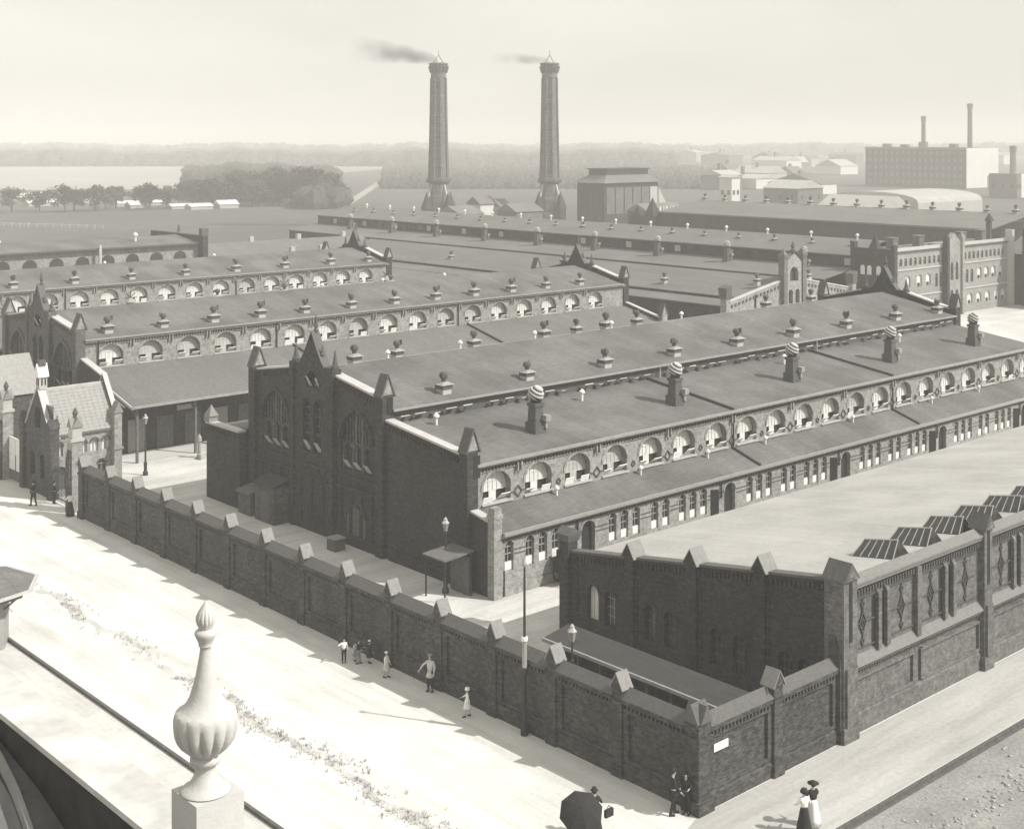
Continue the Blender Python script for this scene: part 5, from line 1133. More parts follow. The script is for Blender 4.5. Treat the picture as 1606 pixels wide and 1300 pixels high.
# ============================================================ people
def skin_obj(name, verts, edges, rad, m, parent, root=0, sub=1):
    me = bpy.data.meshes.new(name); me.from_pydata(verts, edges, []); me.materials.append(m)
    o = bpy.data.objects.new(name, me); COL.objects.link(o); o.parent = parent
    sk = o.modifiers.new('skin', 'SKIN'); sk.use_smooth_shade = True
    lay = me.skin_vertices[0].data if me.skin_vertices else None
    if lay is None:
        me.update()
    for i, r in enumerate(rad):
        rr = r if isinstance(r, tuple) else (r, r)
        me.skin_vertices[0].data[i].radius = rr; me.skin_vertices[0].data[i].use_root = (i == root)
    if sub:
        ss = o.modifiers.new('sub', 'SUBSURF'); ss.levels = sub; ss.render_levels = sub
    return o
def person(lab, x, y, h, face, top, bottom='trousers', bm=None, hat=None, pose='stand', hairc='hair', arms=((0,0,0),(0,0,0)), z=0.0, tophem=.88, stride=.0, sleeve=None, bag=False, build=1.0):
    """face: heading in degrees of the figure's front (local -Y) ; arms: per side (out, forward, bend)"""
    t = thing('person', lab, 'person', (x, y, z)); t.rotation_euler = (0, 0, R(face)); s = h/1.75; t.scale = (s, s, s)
    V = []; E = []; Rr = []
    def v(p, r): V.append(p); Rr.append(r); return len(V)-1
    def e(a, b): E.append((a, b))
    pel = v((0,0,.95), (.13*build,.10)); wa = v((0,0,1.10), (.115*build,.09)); ch = v((0,.0,1.30), (.145*build,.10)); nb = v((0,0,1.45), .07); nk = v((0,-.01,1.52), .05); hd = v((0,-.02,1.62), (.075,.09)); tp = v((0,-.01,1.70), (.07,.08)); ns = v((0,-.115,1.605), .012)
    for a, b in ((pel,wa),(wa,ch),(ch,nb),(nb,nk),(nk,hd),(hd,tp),(hd,ns)): e(a, b)
    J = {}
    for sd, k in ((-1, 0), (1, 1)):
        st = stride*sd
        hip = v((sd*.09,0,.90), .09); kn = v((sd*.10,-.02-st*.5,.50+abs(st)*.03), .055); an = v((sd*.10,.02-st,.09), .037); to = v((sd*.12,-.13-st,.035), .032)
        e(pel,hip); e(hip,kn); e(kn,an); e(an,to)
        out_, fw_, bd = arms[k]
        sh_ = v((sd*.17,0,1.42), .05); el = v((sd*(.20+.22*out_), -.24*fw_, 1.42-.27*(1-.45*abs(fw_)-.3*out_)), .037)
        ep = Vector(V[el]); dr = Vector((sd*(.02+.15*out_-.15*bd), -.10-.22*fw_-.12*bd, -.24+.36*bd)); dr = dr.normalized()*.25
        wr = v(tuple(ep+dr), .026); pm = v(tuple(ep+dr*1.25), (.036,.018))
        e(ch,sh_); e(sh_,el); e(el,wr); e(wr,pm)
        side = dr.cross(Vector((0,1,0))); side = side.normalized() if side.length > .01 else Vector((1,0,0)); base = ep+dr*1.25
        dn_ = dr.normalized()
        for f_ in range(4):
            off = side*(-.03+.02*f_); L = (.075,.09,.083,.065)[f_]
            a1 = v(tuple(base+off+dn_*.035), .009); a2 = v(tuple(base+off+dn_*(.035+L*.55)), .008); a3 = v(tuple(base+off*.95+dn_*(.035+L)+Vector((0,-.015,0))), .007); e(pm,a1); e(a1,a2); e(a2,a3)
        a1 = v(tuple(base-side*.04-dn_*.01), .010); a2 = v(tuple(base-side*.065+dn_*.035), .009); e(pm,a1); e(a1,a2)
        J[k] = (hip, kn, an, to, sh_, el, wr, pm)
    skin_obj('body', V, E, Rr, M['skin'], t)
    def sub_chain(name, idx, edges, rad, m, root=0, extra=()):
        vs = [V[i] for i in idx]+list(extra); skin_obj(name, vs, edges, rad, m, t, root)
    sl = sleeve or top
    # jacket or blouse
    idx = [pel, wa, ch, nb, J[0][4], J[0][5], J[0][6], J[1][4], J[1][5], J[1][6]]
    sub_chain('jacket' if bottom == 'trousers' else 'blouse', idx, [(0,1),(1,2),(2,3),(2,4),(4,5),(5,6),(2,7),(7,8),(8,9)], [(.16*build,.13),(.145*build,.12),(.18*build,.135),(.085,.08),.075,.058,.045,.075,.058,.045], M[top], 0)
    if bottom == 'trousers':
        if tophem < .85:
            q = MB(); q.lathe([(.17,.98),(.2,tophem),(.19,tophem-.02)], n=12); o = bpy.data.objects.new('jacket_skirt', q.mesh('jacket_skirt', M[top], True)); COL.objects.link(o); o.parent = t
        sub_chain('trousers', [pel, J[0][0], J[0][1], J[0][2], J[1][0], J[1][1], J[1][2]], [(0,1),(1,2),(2,3),(0,4),(4,5),(5,6)], [(.15,.12),.105,.075,.06,.105,.075,.06], M[bm or 'cblack'], 0)
    else:
        L = {'skirt': .05, 'frock': .48}[bottom]; wd = {'skirt': .33, 'frock': .27}[bottom]
        q = MB(); n = 20
        q.lathe([(.13,1.08),(.17,.95,.0),(wd*.72,.6 if L < .3 else .75,.12),(wd*.9,.3 if L < .3 else .58,.18),(wd,L,.22),(wd-.02,L+.01,.22)], n=n, lobes=9); o = bpy.data.objects.new('skirt', q.mesh('skirt', M[bm or top], True)); COL.objects.link(o); o.parent = t
    for sd, k in ((-1,0),(1,1)):
        a = V[J[k][2]]; b = V[J[k][3]]
        q = MB(); q.add([(a[0]-.05,a[1]+.05,0),(a[0]+.05,a[1]+.05,0),(b[0]+.04,b[1]-.03,0),(b[0]-.04,b[1]-.03,0),(a[0]-.045,a[1]+.045,.13),(a[0]+.045,a[1]+.045,.13),(b[0]+.03,b[1]-.02,.06),(b[0]-.03,b[1]-.02,.06)], [(0,3,2,1),(4,5,6,7),(0,1,5,4),(1,2,6,5),(2,3,7,6),(3,0,4,7)])
        o = bpy.data.objects.new('shoe', q.mesh('shoe', M['cblack'])); COL.objects.link(o); o.parent = t
    q = MB(); q.lathe([(.085,1.60),(.098,1.66),(.092,1.72),(.06,1.77),(.01,1.785)], (0, .022, 0), n=12); o = bpy.data.objects.new('hair', q.mesh('hair', M[hairc], True)); COL.objects.link(o); o.parent = t
    for sd in (-1, 1):
        q = MB(); q.lathe([(.002,-.01),(.011,0),(.002,.01)], (sd*.032, -.098, 1.632), n=6); o = bpy.data.objects.new('eye', q.mesh('eye', M['hair'])); COL.objects.link(o); o.parent = t
        q = MB(); q.lathe([(.004,-.03),(.016,0),(.004,.03)], (sd*.088, .0, 1.62), n=6); o = bpy.data.objects.new('ear', q.mesh('ear', M['skin'])); COL.objects.link(o); o.parent = t
    q = MB(); q.box(-.022,.022,-.104,-.094,1.565,1.572); o = bpy.data.objects.new('mouth', q.mesh('mouth', M['bark'])); COL.objects.link(o); o.parent = t
    if hat:
        prof = {'bowler': [(.15,1.70),(.155,1.705),(.10,1.71),(.10,1.78),(.07,1.83),(.01,1.845)], 'wide': [(.23,1.71),(.24,1.72),(.11,1.74),(.10,1.80),(.02,1.83)], 'cap': [(.11,1.69),(.125,1.75),(.09,1.79),(.01,1.80)], 'bonnet': [(.17,1.66),(.16,1.72),(.12,1.80),(.02,1.84)]}[hat[0]]
        q = MB(); q.lathe(prof, (0, .005, 0), n=14); o = bpy.data.objects.new('hat', q.mesh('hat', M[hat[1]], True)); COL.objects.link(o); o.parent = t
    return t
A0 = ((.15,.05,.05),(.15,.05,.05))
person('man in dark suit and hat striding past the corner pillar of the wall', 39.45, 34.55, 1.74, 60, 'cblack', bm='cblack', hat=('bowler','cblack'), arms=((.5,.1,.2),(.3,.2,.5)), stride=.12, tophem=.78)
person('dark-clothed figure leaning close to the corner pillar behind the striding man', 39.86, 34.25, 1.6, 300, 'cblack', bm='cblack', arms=((.2,.3,.6),(.2,.4,.7)))
person('woman in white blouse and long dark skirt on the right-hand pavement', 42.05, 30.35, 1.62, 150, 'cwhite', 'skirt', 'cblack', hat=('bonnet','cblack'), arms=((.3,.1,.4),(.3,.1,.4)))
person('woman in dark bodice and long pale skirt walking beside the white-bloused one', 42.75, 30.45, 1.65, 160, 'cblack', 'skirt', 'cwhite', hat=('wide','cblack'), arms=((.35,.3,.7),(.35,.3,.7)))
wu = person('woman in black holding a tilted open umbrella at the bottom edge', 35.45, 35.35, 1.62, 200, 'cblack', 'skirt', 'cblack', hat=('bonnet','cblack'), arms=((.2,.5,.8),(.1,.1,.1)))
person('stout person in black hat and coat beside the open umbrella', 36.15, 35.55, 1.7, 140, 'cblack', 'skirt', 'cblack', hat=('bowler','cblack'), arms=((.4,.2,.5),(.4,.1,.2)), build=1.3)
um = thing('umbrella', 'large open black umbrella tilted over the woman at the bottom edge', 'umbrella', (35.1, 35.2, 1.25))
um.rotation_euler = (R(22), R(-34), R(10))
q = MB(); n = 32; prof = []
for k in range(6):
    a = k/5*R(62); prof.append((.82*math.sin(a)/math.sin(R(62)), .46*(math.cos(a)-math.cos(R(62)))/(1-math.cos(R(62)))+0.1, .10*k/5))
q.lathe([(p_[0], p_[1]) for p_ in prof[::-1]], n=8); o = bpy.data.objects.new('canopy', q.mesh('canopy', M['cblack'])); so_ = o.modifiers.new('s', 'SOLIDIFY'); so_.thickness = .01; COL.objects.link(o); o.parent = um
q = MB(); q.tube((0,0,-.45),(0,0,.66),.012); o = bpy.data.objects.new('shaft', q.mesh('shaft', M['iron'])); COL.objects.link(o); o.parent = um
for i in range(8):
    a = i*math.pi/4; q = MB(); q.tube((0,0,.56),(.8*math.cos(a),.8*math.sin(a),.1),.008,n=5); o = bpy.data.objects.new('rib', q.mesh('rib', M['iron'])); COL.objects.link(o); o.parent = um
bg_ = thing('handbag', 'flat dark bag held by the stout person at the bottom edge', 'bag', (36.6, 35.3, .75))
q = MB(); q.box(36.45, 36.85, 35.22, 35.34, .6, .88); part('body', q, M['cblack'], bg_)
q = MB(); q.tube((36.5,35.28,.88),(36.65,35.28,1.02),.012); q.tube((36.65,35.28,1.02),(36.8,35.28,.88),.012); part('handle', q, M['iron'], bg_)
person('child in white frock walking along the shadow edge below the boundary wall', 39.25, 46.6, 1.28, 230, 'cwhite', 'frock', 'cwhite', hat=('bonnet','cwhite'), arms=((.3,.3,.4),(.4,-.2,.1)), stride=.16)
person('man in pale jacket and dark trousers standing with his back to the wall', 39.75, 49.9, 1.72, 300, 'clight', bm='cblack', hat=('cap','cgrey'), arms=((.6,.5,.2),(.2,.1,.2)), tophem=.72)
person('child in a light coat and dark boots alone by the fifth pillar', 39.2, 52.6, 1.22, 20, 'cwhite', 'frock', 'clight', hat=('cap','cwhite'), arms=A0, stride=.1)
person('boy in white shirt with raised arm at the left of the group by the wall', 38.75, 55.5, 1.2, 330, 'cwhite', bm='cblack', arms=((.9,.2,.9),(.2,.1,.2)))
person('boy in dark jacket in the middle of the group by the wall', 39.2, 54.9, 1.18, 30, 'cblack', bm='cgrey', hairc='bark', arms=((.4,.3,.5),(.3,.2,.6)), stride=.1)
person('child with pale hat and black frock at the right of the group by the wall', 39.65, 54.6, 1.12, 80, 'cblack', 'frock', 'cblack', hat=('cap','cwhite'), arms=A0)
person('small child in pale smock sitting close behind the group by the wall', 39.3, 55.3, .95, 0, 'clight', 'frock', 'cgrey', arms=A0)
person('man in dark coat walking towards the gatehouse corner', 38.95, 93.9, 1.74, 200, 'cblack', bm='cblack', hat=('bowler','cblack'), arms=((.3,.3,.4),(.3,-.3,.1)), stride=.16, tophem=.7)
person('figure in dark jacket standing at the gatehouse door', 40.25, 93.4, 1.6, 100, 'cblack', bm='cblack', hat=('cap','cblack'), arms=A0)
person('woman in white blouse and dark pinafore skirt beside the gate pier', 39.75, 89.6, 1.66, 170, 'cwhite', 'skirt', 'cblack', arms=((.3,.2,.5),(.3,.2,.5)))
person('person in dark trousers half hidden under the kiosk roof', 28.15, 71.6, 1.75, 110, 'clight', bm='cblack', arms=A0, stride=.1)


# ============================================================ chimneys
def chimney(lab, cx, cy, zs):
    t = thing('factory_chimney', lab, 'chimney', (cx, cy, 0), 'factory chimneys with smoke')
    q = MB(); q.lathe([(3.6,0),(3.6,4),(3.0,4.5),(2.9,13.0)], (cx, cy, 0), n=8, rot=R(22.5)); part('base', q, M['chim'], t)
    q = MB(); q.lathe([(3.5,13.0),(3.7,13.3),(3.7,14.0),(3.3,14.5)], (cx, cy, 0), n=8, rot=R(22.5)); part('base_cornice', q, M['trim'], t)
    prof = [(2.75,14.5),(2.45,24),(2.25,34),(2.1,43.5)]
    q = MB(); q.lathe(prof, (cx, cy, 0), n=16); part('shaft', q, M['chim'], t)
    for i in range(8):
        a = R(22.5)+i*math.pi/4; q = MB()
        for k in range(3):
            r0, z0 = prof[k]; r1, z1 = prof[k+1]; c_, s_ = math.cos(a), math.sin(a)
            q.bar((cx+(r0+.12)*c_, cy+(r0+.12)*s_, z0), (cx+(r1+.12)*c_, cy+(r1+.12)*s_, z1), .55, up=(-s_, c_, 0))
        part('rib', q, M['chim'], t)
    q = MB(); q.lathe([(2.15,43.5),(2.3,43.8),(2.2,45.6),(2.35,46.3),(2.7,47.3),(2.85,47.4),(2.85,47.8),(2.5,47.9),(1.9,48.0),(1.9,47.0)], (cx, cy, 0), n=16); part('capital', q, M['chim'], t)
    for i in range(16):
        a = i*math.pi/8; q = MB(); c_, s_ = math.cos(a), math.sin(a); q.bar((cx+2.35*c_, cy+2.35*s_, 45.0), (cx+2.85*c_, cy+2.85*s_, 46.9), .4, up=(-s_, c_, 0)); part('corbel', q, M['chim'], t)
    q = MB(); q.tube((cx-1.9,cy,47.8),(cx,cy,50.2),.09); q.tube((cx+1.9,cy,47.8),(cx,cy,50.2),.09); q.tube((cx,cy,50.1),(cx,cy,51.6),.06); part('lightning_rod', q, M['iron'], t)
    for i in range(4):      # gabled buttresses at the foot
        a = i*math.pi/2; c_, s_ = math.cos(a), math.sin(a); q = MB(); bx, by = cx+4.4*c_, cy+4.4*s_
        q.box(bx-1.1, bx+1.1, by-1.1, by+1.1, 0, 5.5); q.pyramid(bx-1.3, bx+1.3, by-1.3, by+1.3, 5.5, 10.5); part('buttress', q, M['brick_shade'], t)
        q = MB(); q.bar((bx, by, 7.5), (cx+2.6*c_, cy+2.6*s_, 12.5), .5); part('flyer', q, M['stone'], t)
chimney('left-hand tall fluted brick chimney with the longer smoke trail', 248.4, 307.9, 1)
chimney('right-hand tall fluted brick chimney with a short wisp of smoke', 272.5, 286.2, 1)
def smoke(name, lab, cx, cy, z, L, r0, r1, dens, rise):
    m = bpy.data.materials.new(name); m.use_nodes = True; n = m.node_tree.nodes; l = m.node_tree.links; n.clear()
    o_ = n.new('ShaderNodeOutputMaterial'); pv = n.new('ShaderNodeVolumePrincipled'); pv.inputs['Color'].default_value = (.35,.35,.35,1); pv.inputs['Absorption Color'].default_value = (.2,.2,.2,1)
    tc = n.new('ShaderNodeTexCoord'); nz = n.new('ShaderNodeTexNoise'); nz.inputs['Scale'].default_value = .22; nz.inputs['Detail'].default_value = 4; l.new(tc.outputs['Object'], nz.inputs['Vector'])
    mr = n.new('ShaderNodeMapRange'); mr.inputs['From Min'].default_value = .33; mr.inputs['From Max'].default_value = .68; mr.inputs['To Max'].default_value = dens; l.new(nz.outputs['Fac'], mr.inputs['Value'])
    sx = n.new('ShaderNodeSeparateXYZ'); l.new(tc.outputs['Object'], sx.inputs[0])
    def mth(op, a, b=None):
        q_ = n.new('ShaderNodeMath'); q_.operation = op
        for i_, v_ in enumerate((a, b)):
            if v_ is None: continue
            if isinstance(v_, (int, float)): q_.inputs[i_].default_value = v_
            else: l.new(v_, q_.inputs[i_])
        return q_.outputs[0]
    t_ = mth('MAXIMUM', mth('DIVIDE', sx.outputs[0], L), 0.001)
    cz = mth('MULTIPLY', mth('POWER', t_, .6), rise); rad = mth('ADD', mth('MULTIPLY', mth('POWER', t_, .7), r1-r0), r0)
    dy = mth('DIVIDE', sx.outputs[1], 1.2); dz = mth('DIVIDE', mth('SUBTRACT', sx.outputs[2], cz), .75)
    rr_ = mth('DIVIDE', mth('SQRT', mth('ADD', mth('MULTIPLY', dy, dy), mth('MULTIPLY', dz, dz))), rad)
    fall = mth('MAXIMUM', mth('SUBTRACT', 1.0, rr_), 0.0); along = mth('POWER', mth('MAXIMUM', mth('SUBTRACT', 1.0, t_), 0.0), 1.3)
    l.new(mth('MULTIPLY', mth('MULTIPLY', mr.outputs[0], fall), along), pv.inputs['Density']); l.new(pv.outputs[0], o_.inputs['Volume'])
    q = MB(); N = 14; vs = []; fs = []
    for k in range(N+1):
        t = k/N; r = r0+(r1-r0)*t**.7; r *= (1 if 0 < k < N else .5); c = (L*t, 0, rise*t**.6+.0*math.sin(t*9))
        for i in range(12):
            a = 2*math.pi*i/12; vs.append((c[0], r*math.cos(a)*1.2, c[2]+r*.75*math.sin(a)))
    for k in range(N):
        for i in range(12): fs.append((k*12+i, k*12+(i+1) % 12, (k+1)*12+(i+1) % 12, (k+1)*12+i))
    fs.append(tuple(range(12))[::-1]); fs.append(tuple(range(N*12, N*12+12)))
    q.add(vs, fs); o = link(name, q.mesh(name, m), None, (cx, cy, z)); o.rotation_euler = (0, 0, R(138)); o['label'] = lab; o['category'] = 'smoke'; o['kind'] = 'stuff'
smoke('smoke_plume', 'grey smoke drifting left from the left-hand chimney', 248.2, 308, 48.4, 27, 1.9, 6.5, 1.9, 4.0)
smoke('smoke_wisp', 'faint wisp of smoke drifting left from the right-hand chimney', 272.3, 286.3, 48.5, 18, 1.7, 3.0, 1.6, .9)

# ============================================================ cooling house next to the chimneys
tw = thing('cooling_house', 'tall dark boarded cooling house with stepped roof right of the chimneys', 'building', (280.8, 272, 0))
q = MB(); q.box(280.8, 303.7, 272, 283.2, 0, 13.0); b_ = part('body', q, M['brick_shade'], tw)
for k in range(6):
    q = MB(); x = 281.6+k*3.7; q.box(x, x+3.2, 271.8, 271.99, 4, 11.6); part('louvre_panel', q, M['brick_fac'] if k < 5 else M['stone'], b_)
for k in range(5):
    q = MB(); y = 272.6+k*2.1; q.box(280.6, 280.79, y, y+1.8, 4, 12); part('louvre_panel', q, M['brick_shade'], b_)
q = MB(); q.hexa([(280,271.2,13),(304.5,271.2,13),(304.5,284,13),(280,284,13)], [(283.5,274,15.2),(301.5,274,15.2),(301.5,281,15.2),(283.5,281,15.2)]); part('roof', q, M['roof_l'], tw)
q = MB(); q.box(283.5, 301.5, 274, 281, 15.2, 16.8); q.box(283, 302, 273.5, 281.5, 16.8, 17.1); part('lantern', q, M['brick_shade'], tw)
q = MB(); q.prism([(304, 272, 0), (312, 272, 0), (304, 272, 11.5)], (0, 5, 0)); part('side_lean_to', q, M['stone'], tw)
for i in range(9):
    q = MB(); x = 283+i*2.1; q.box(x, x+.5, 262, 262.4, 0, 6.2+.8*(i % 2)); 
eh = thing('engine_shed', 'low sheds and small roofs clustered round the chimney feet', 'shed', (262, 262, 0))
for (a, b, c, d, z, m_) in ((238,246,285,296,5,'brick_shade'), (252,262,278,286,5.5,'brick_fac'), (262,266,296,302,6,'stone'), (284,300,258,266,5.2,'brick_shade'), (256,262,298,304,6.8,'farwhite')):
    q = MB(); q.box(a, b, c, d, 0, z); w_ = part('wall', q, M[m_], eh); q = MB(); q.gabled(a-.4, b+.4, c-.4, d+.4, z, z+2.2, 'x'); part('roof', q, M['roof_l'], eh)
for i in range(12):
    q = MB(); x = 284+i*1.4; q.box(x, x+.6, 257.4, 257.9, 2.5, 6.6); part('post', q, M['farwhite' if i % 2 else 'stone'], eh)

# ============================================================ far warehouse and distant town
bl = thing('warehouse', 'huge five-storey warehouse block on the horizon with sunlit white side wall', 'warehouse', (642.9, 363.1, 0))
FBk = FX(642.9)
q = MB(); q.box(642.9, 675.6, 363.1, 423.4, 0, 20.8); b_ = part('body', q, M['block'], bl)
q = MB(); q.box(642.95, 675.6, 362.8, 363.09, 0, 20.8); part('side_wall', q, M['farwhite'], bl)  # sunlit end of the block, its brightness put into a white colour
wm = MB(); wm.box(-.05, .0, -.75, .75, 0, 2.0); wm = wm.mesh('window', M['fardark'])
for r_ in range(5):
    for c_ in range(17): inst('window', wm, b_, (642.88, 366+c_*3.4, 1.6+r_*3.9))
for c_ in range(17):
    q = MB(); y = 364.3+c_*3.4; q.box(642.6, 642.89, y-.25, y+.25, 0, 20.2); part('pilaster', q, M['block'], b_)
q = MB(); q.box(642.3, 642.89, 363.1, 423.4, 20.0, 21.2); part('cornice', q, M['fardark'], b_)
for (y, h) in ((388, 24), (370, 23), (410, 23), (399, 22.6)):
    q = MB(); q.box(645, 648, y, y+4, 20.8, h); part('roof_hut', q, M['fardark'], bl)
def thin_chimney(lab, x, y, z, r):
    t = thing('distant_chimney', lab, 'chimney', (x, y, 0), 'distant factory chimneys')
    q = MB(); q.lathe([(r*1.3,0),(r,z-3),(r*1.25,z-2.8),(r*1.1,z)], (x, y, 0), n=10); part('shaft', q, M['fardark'], t)
    q = MB(); q.lathe([(r*1.35,z-1.2),(r*1.35,z-.4)], (x, y, 0), n=10); part('collar', q, M['trim'], t)
thin_chimney('shorter thin chimney rising behind the warehouse roof', 660, 398, 38, 1.1)
thin_chimney('taller thin chimney over the warehouse sunlit end wall', 668, 375, 44.5, 1.2)
thin_chimney('faint chimney at the far right edge beyond the warehouse', 585, 307, 22.5, 1.3)
def far_block(lab, x0, x1, y0, y1, z, zr_, m1, m2, nw=4, cat='building'):
    t = thing('distant_building', lab, cat, (x0, y0, 0))
    q = MB(); q.box(x0, x1, y0, y1, 0, z); b = part('wall', q, M[m1], t)
    if zr_ > z: q = MB(); q.gabled(x0-.5, x1+.5, y0-.5, y1+.5, z, zr_, 'x' if x1-x0 > y1-y0 else 'y'); part('roof', q, M[m2], t)
    for i in range(nw):
        q = MB(); y = y0+(y1-y0)*(i+.5)/nw; q.box(x0-.06, x0-.001, y-.6, y+.6, z*.4, z*.4+1.7); part('window', q, M['glass'], b)
    for i in range(nw):
        q = MB(); x = x0+(x1-x0)*(i+.5)/nw; q.box(x-.6, x+.6, y0-.06, y0-.001, z*.4, z*.4+1.7); part('window', q, M['glass'], b)
far_block('narrow white tower house in the haze left of the vents', 407, 412, 327, 333, 11, 12, 'farwhite', 'far', 2)
far_block('dark-gabled shed with sagging roof before the far town', 420, 436, 306, 322, 7, 10, 'fardark', 'far', 3)
far_block('flat white building at the right edge beyond the warehouse', 560, 590, 290, 306, 9.5, 9.5, 'farwhite', 'far', 5)
far_block('darker wing beside the white building at the right edge', 556, 560, 290, 303, 10.5, 10.5, 'fardark', 'far', 3)
# big pale arched goods shed
gs = thing('goods_shed', 'broad pale goods shed with curved roof below the warehouse', 'shed', (375, 235, 0))
q = MB(); pts = []
for i in range(13):
    a = math.pi*i/12; pts.append((385-0*i, 251-17*math.cos(a), 5.2+3.3*math.sin(a)**.8))
q.prism([(385, 234, 0)]+pts+[(385, 268, 0)], (40, 0, 0)); part('roof', q, M['far'], gs)
for i in range(7):
    q = MB(); y = 237+i*4.7; q.box(384.9, 384.99, y, y+2.4, 1, 4.2); part('window', q, M['fardark'], gs)
q = MB(); q.gabled(370, 384, 236, 262, 4.0, 7.6, 'y'); q.box(370.5, 383.5, 236.5, 261.5, 0, 4.0); part('side_shed', q, M['far'], gs)
rnd = random.Random(5)
O1 = ['first','second','third','fourth','fifth','sixth','seventh','eighth','ninth','tenth','eleventh','twelfth','thirteenth','fourteenth','fifteenth','sixteenth','seventeenth','eighteenth','nineteenth']
ORD = O1+['twentieth']+['twenty-'+o for o in O1[:9]]+['thirtieth']+['thirty-'+o for o in O1[:9]]+['fortieth']+['forty-'+o for o in O1[:9]]+['fiftieth']+['fifty-'+o for o in O1[:9]]
def rank_labels(cat_name, fmt):
    L = [o for o in bpy.data.objects if o.name.split('.')[0] == cat_name and o.parent is None]
    L.sort(key=lambda o: (o.location.x*.743-o.location.y*.669)/(o.location.x*.669+o.location.y*.743))
    for i, o in enumerate(L): o['label'] = fmt % ORD[i]
adj = ['grey', 'pale', 'low', 'tall', 'long', 'small', 'broad', 'plain', 'hazy', 'blurred']
nn = 0
for i in range(34):
    d = rnd.uniform(520, 1500); px = rnd.uniform(1040, 1610); k = (px-803)/2123
    cx = d*(.669+.743*k); cy = d*(.743-.669*k)
    wx, wy = rnd.uniform(10, 26), rnd.uniform(10, 34); z = rnd.uniform(3, 7)+ (d-500)*.004
    if px > 1290 and d < 900: continue
    t = thing('distant_house', 'hazy town house with pitched roof in the distant rows right of the chimneys', 'house', (cx, cy, 0), 'distant town houses in haze')
    m1 = rnd.choice(['far', 'fardark', 'far', 'farwhite', 'fardark'])
    q = MB(); q.box(cx, cx+wx, cy, cy+wy, 0, z); part('wall', q, M[m1], t)
    q = MB(); q.gabled(cx-.4, cx+wx+.4, cy-.4, cy+wy+.4, z, z+rnd.uniform(2, 5), rnd.choice('xy')); part('roof', q, M[rnd.choice(['roof_l', 'far', 'fardark'])], t)
    q = MB(); q.box(cx+wx*.4, cx+wx*.4+1.5, cy+wy*.5, cy+wy*.5+1.5, z, z+6); part('chimney', q, M['fardark'], t)
# pale sheds behind hall C and on the field edge
rnd = random.Random(8)
for i, (px, d, w_, z) in enumerate(((180, 520, 20, 2.6), (205, 505, 7, 3.2), (270, 500, 22, 2.4), (300, 496, 9, 2.8), (110, 540, 12, 4), (20, 560, 14, 4.5), (45, 520, 14, 3.5), (345, 505, 8, 4), (410, 560, 10, 3.2), (455, 540, 8, 3))):
    k = (px-803)/2123; cx = d*(.669+.743*k); cy = d*(.743-.669*k)
    t = thing('market_stall', 'white shed roof showing between the tree trunks at the field edge', 'shed', (cx, cy, 0), 'white sheds along the tree row')
    q = MB(); q.box(cx, cx+w_, cy, cy+5, -.3, z*.3); part('wall', q, M['far'], t)
    q = MB(); q.gabled(cx-.3, cx+w_+.3, cy-.3, cy+5.3, z*.3, z*.7, 'x'); part('roof', q, M['farwhite'], t)
# pale fields, path and fence
q = MB()
def gp(px, d): k = (px-803)/2123; return (d*(.669+.743*k), d*(.743-.669*k))
def gquad(pts, z):
    q = MB(); q.add([(*gp(px, d), z) for px, d in pts], [tuple(range(len(pts)))]); return q
structure('pale_meadow', gquad([(-200,660),(260,700),(640,1250),(-300,1250)], -.27), M['farfield'])
structure('worn_path', gquad([(536,540),(552,540),(628,1080),(618,1080)], -.24), M['farfield'])
fn = thing('paddock_fence', 'white rail fence crossing the open ground at the far left', 'fence', (*gp(30, 400), 0))
for i in range(14):
    a = gp(-20+i*13, 400-i*1.0); b = gp(-20+(i+1)*13, 400-(i+1)*1.0)
    q = MB(); q.bar((*a, 1.0), (*b, 1.0), .22); q.bar((*a, .5), (*b, .5), .15); part('rail', q, M['farwhite'], fn)
    q = MB(); q.box(a[0]-.12, a[0]+.12, a[1]-.12, a[1]+.12, -.3, 1.3); part('post', q, M['farwhite'], fn)

# ============================================================ trees
def tree_meshes(seed, n=1700):
    rnd = random.Random(seed); q = MB()
    cl = []
    for i in range(26):
        a = rnd.uniform(0, 6.28); r = rnd.uniform(0, .38); z = rnd.uniform(.26, .9); r *= math.sin(math.pi*min(1, (z-.1)/.95))*1.25
        cl.append((r*math.cos(a), r*math.sin(a), z, rnd.uniform(.09, .19)))
    for i in range(n):
        c = rnd.choice(cl); d = Vector((rnd.gauss(0,1), rnd.gauss(0,1), rnd.gauss(0,.8))); d = d.normalized()*c[3]*rnd.uniform(.5, 1.1)
        p = Vector(c[:3])+d; s_ = rnd.uniform(.018, .04); u = Vector((rnd.gauss(0,1), rnd.gauss(0,1), rnd.gauss(0,1))).normalized(); w_ = u.orthogonal().normalized()
        q.quad(tuple(p-u*s_), tuple(p-w_*s_), tuple(p+u*s_), tuple(p+w_*s_))
    cr = q.mesh('crown', M['leaf'])
    q = MB(); q.tube((0,0,0), (.01,0,.4), .03, .02, 7)
    for c in cl[:7]: q.tube((.01,0,rnd.uniform(.25,.42)), (c[0]*.8, c[1]*.8, c[2]-.03), .014, .005, 5)
    return cr, q.mesh('trunk', M['bark'])
TM = [tree_meshes(i) for i in range(4)]
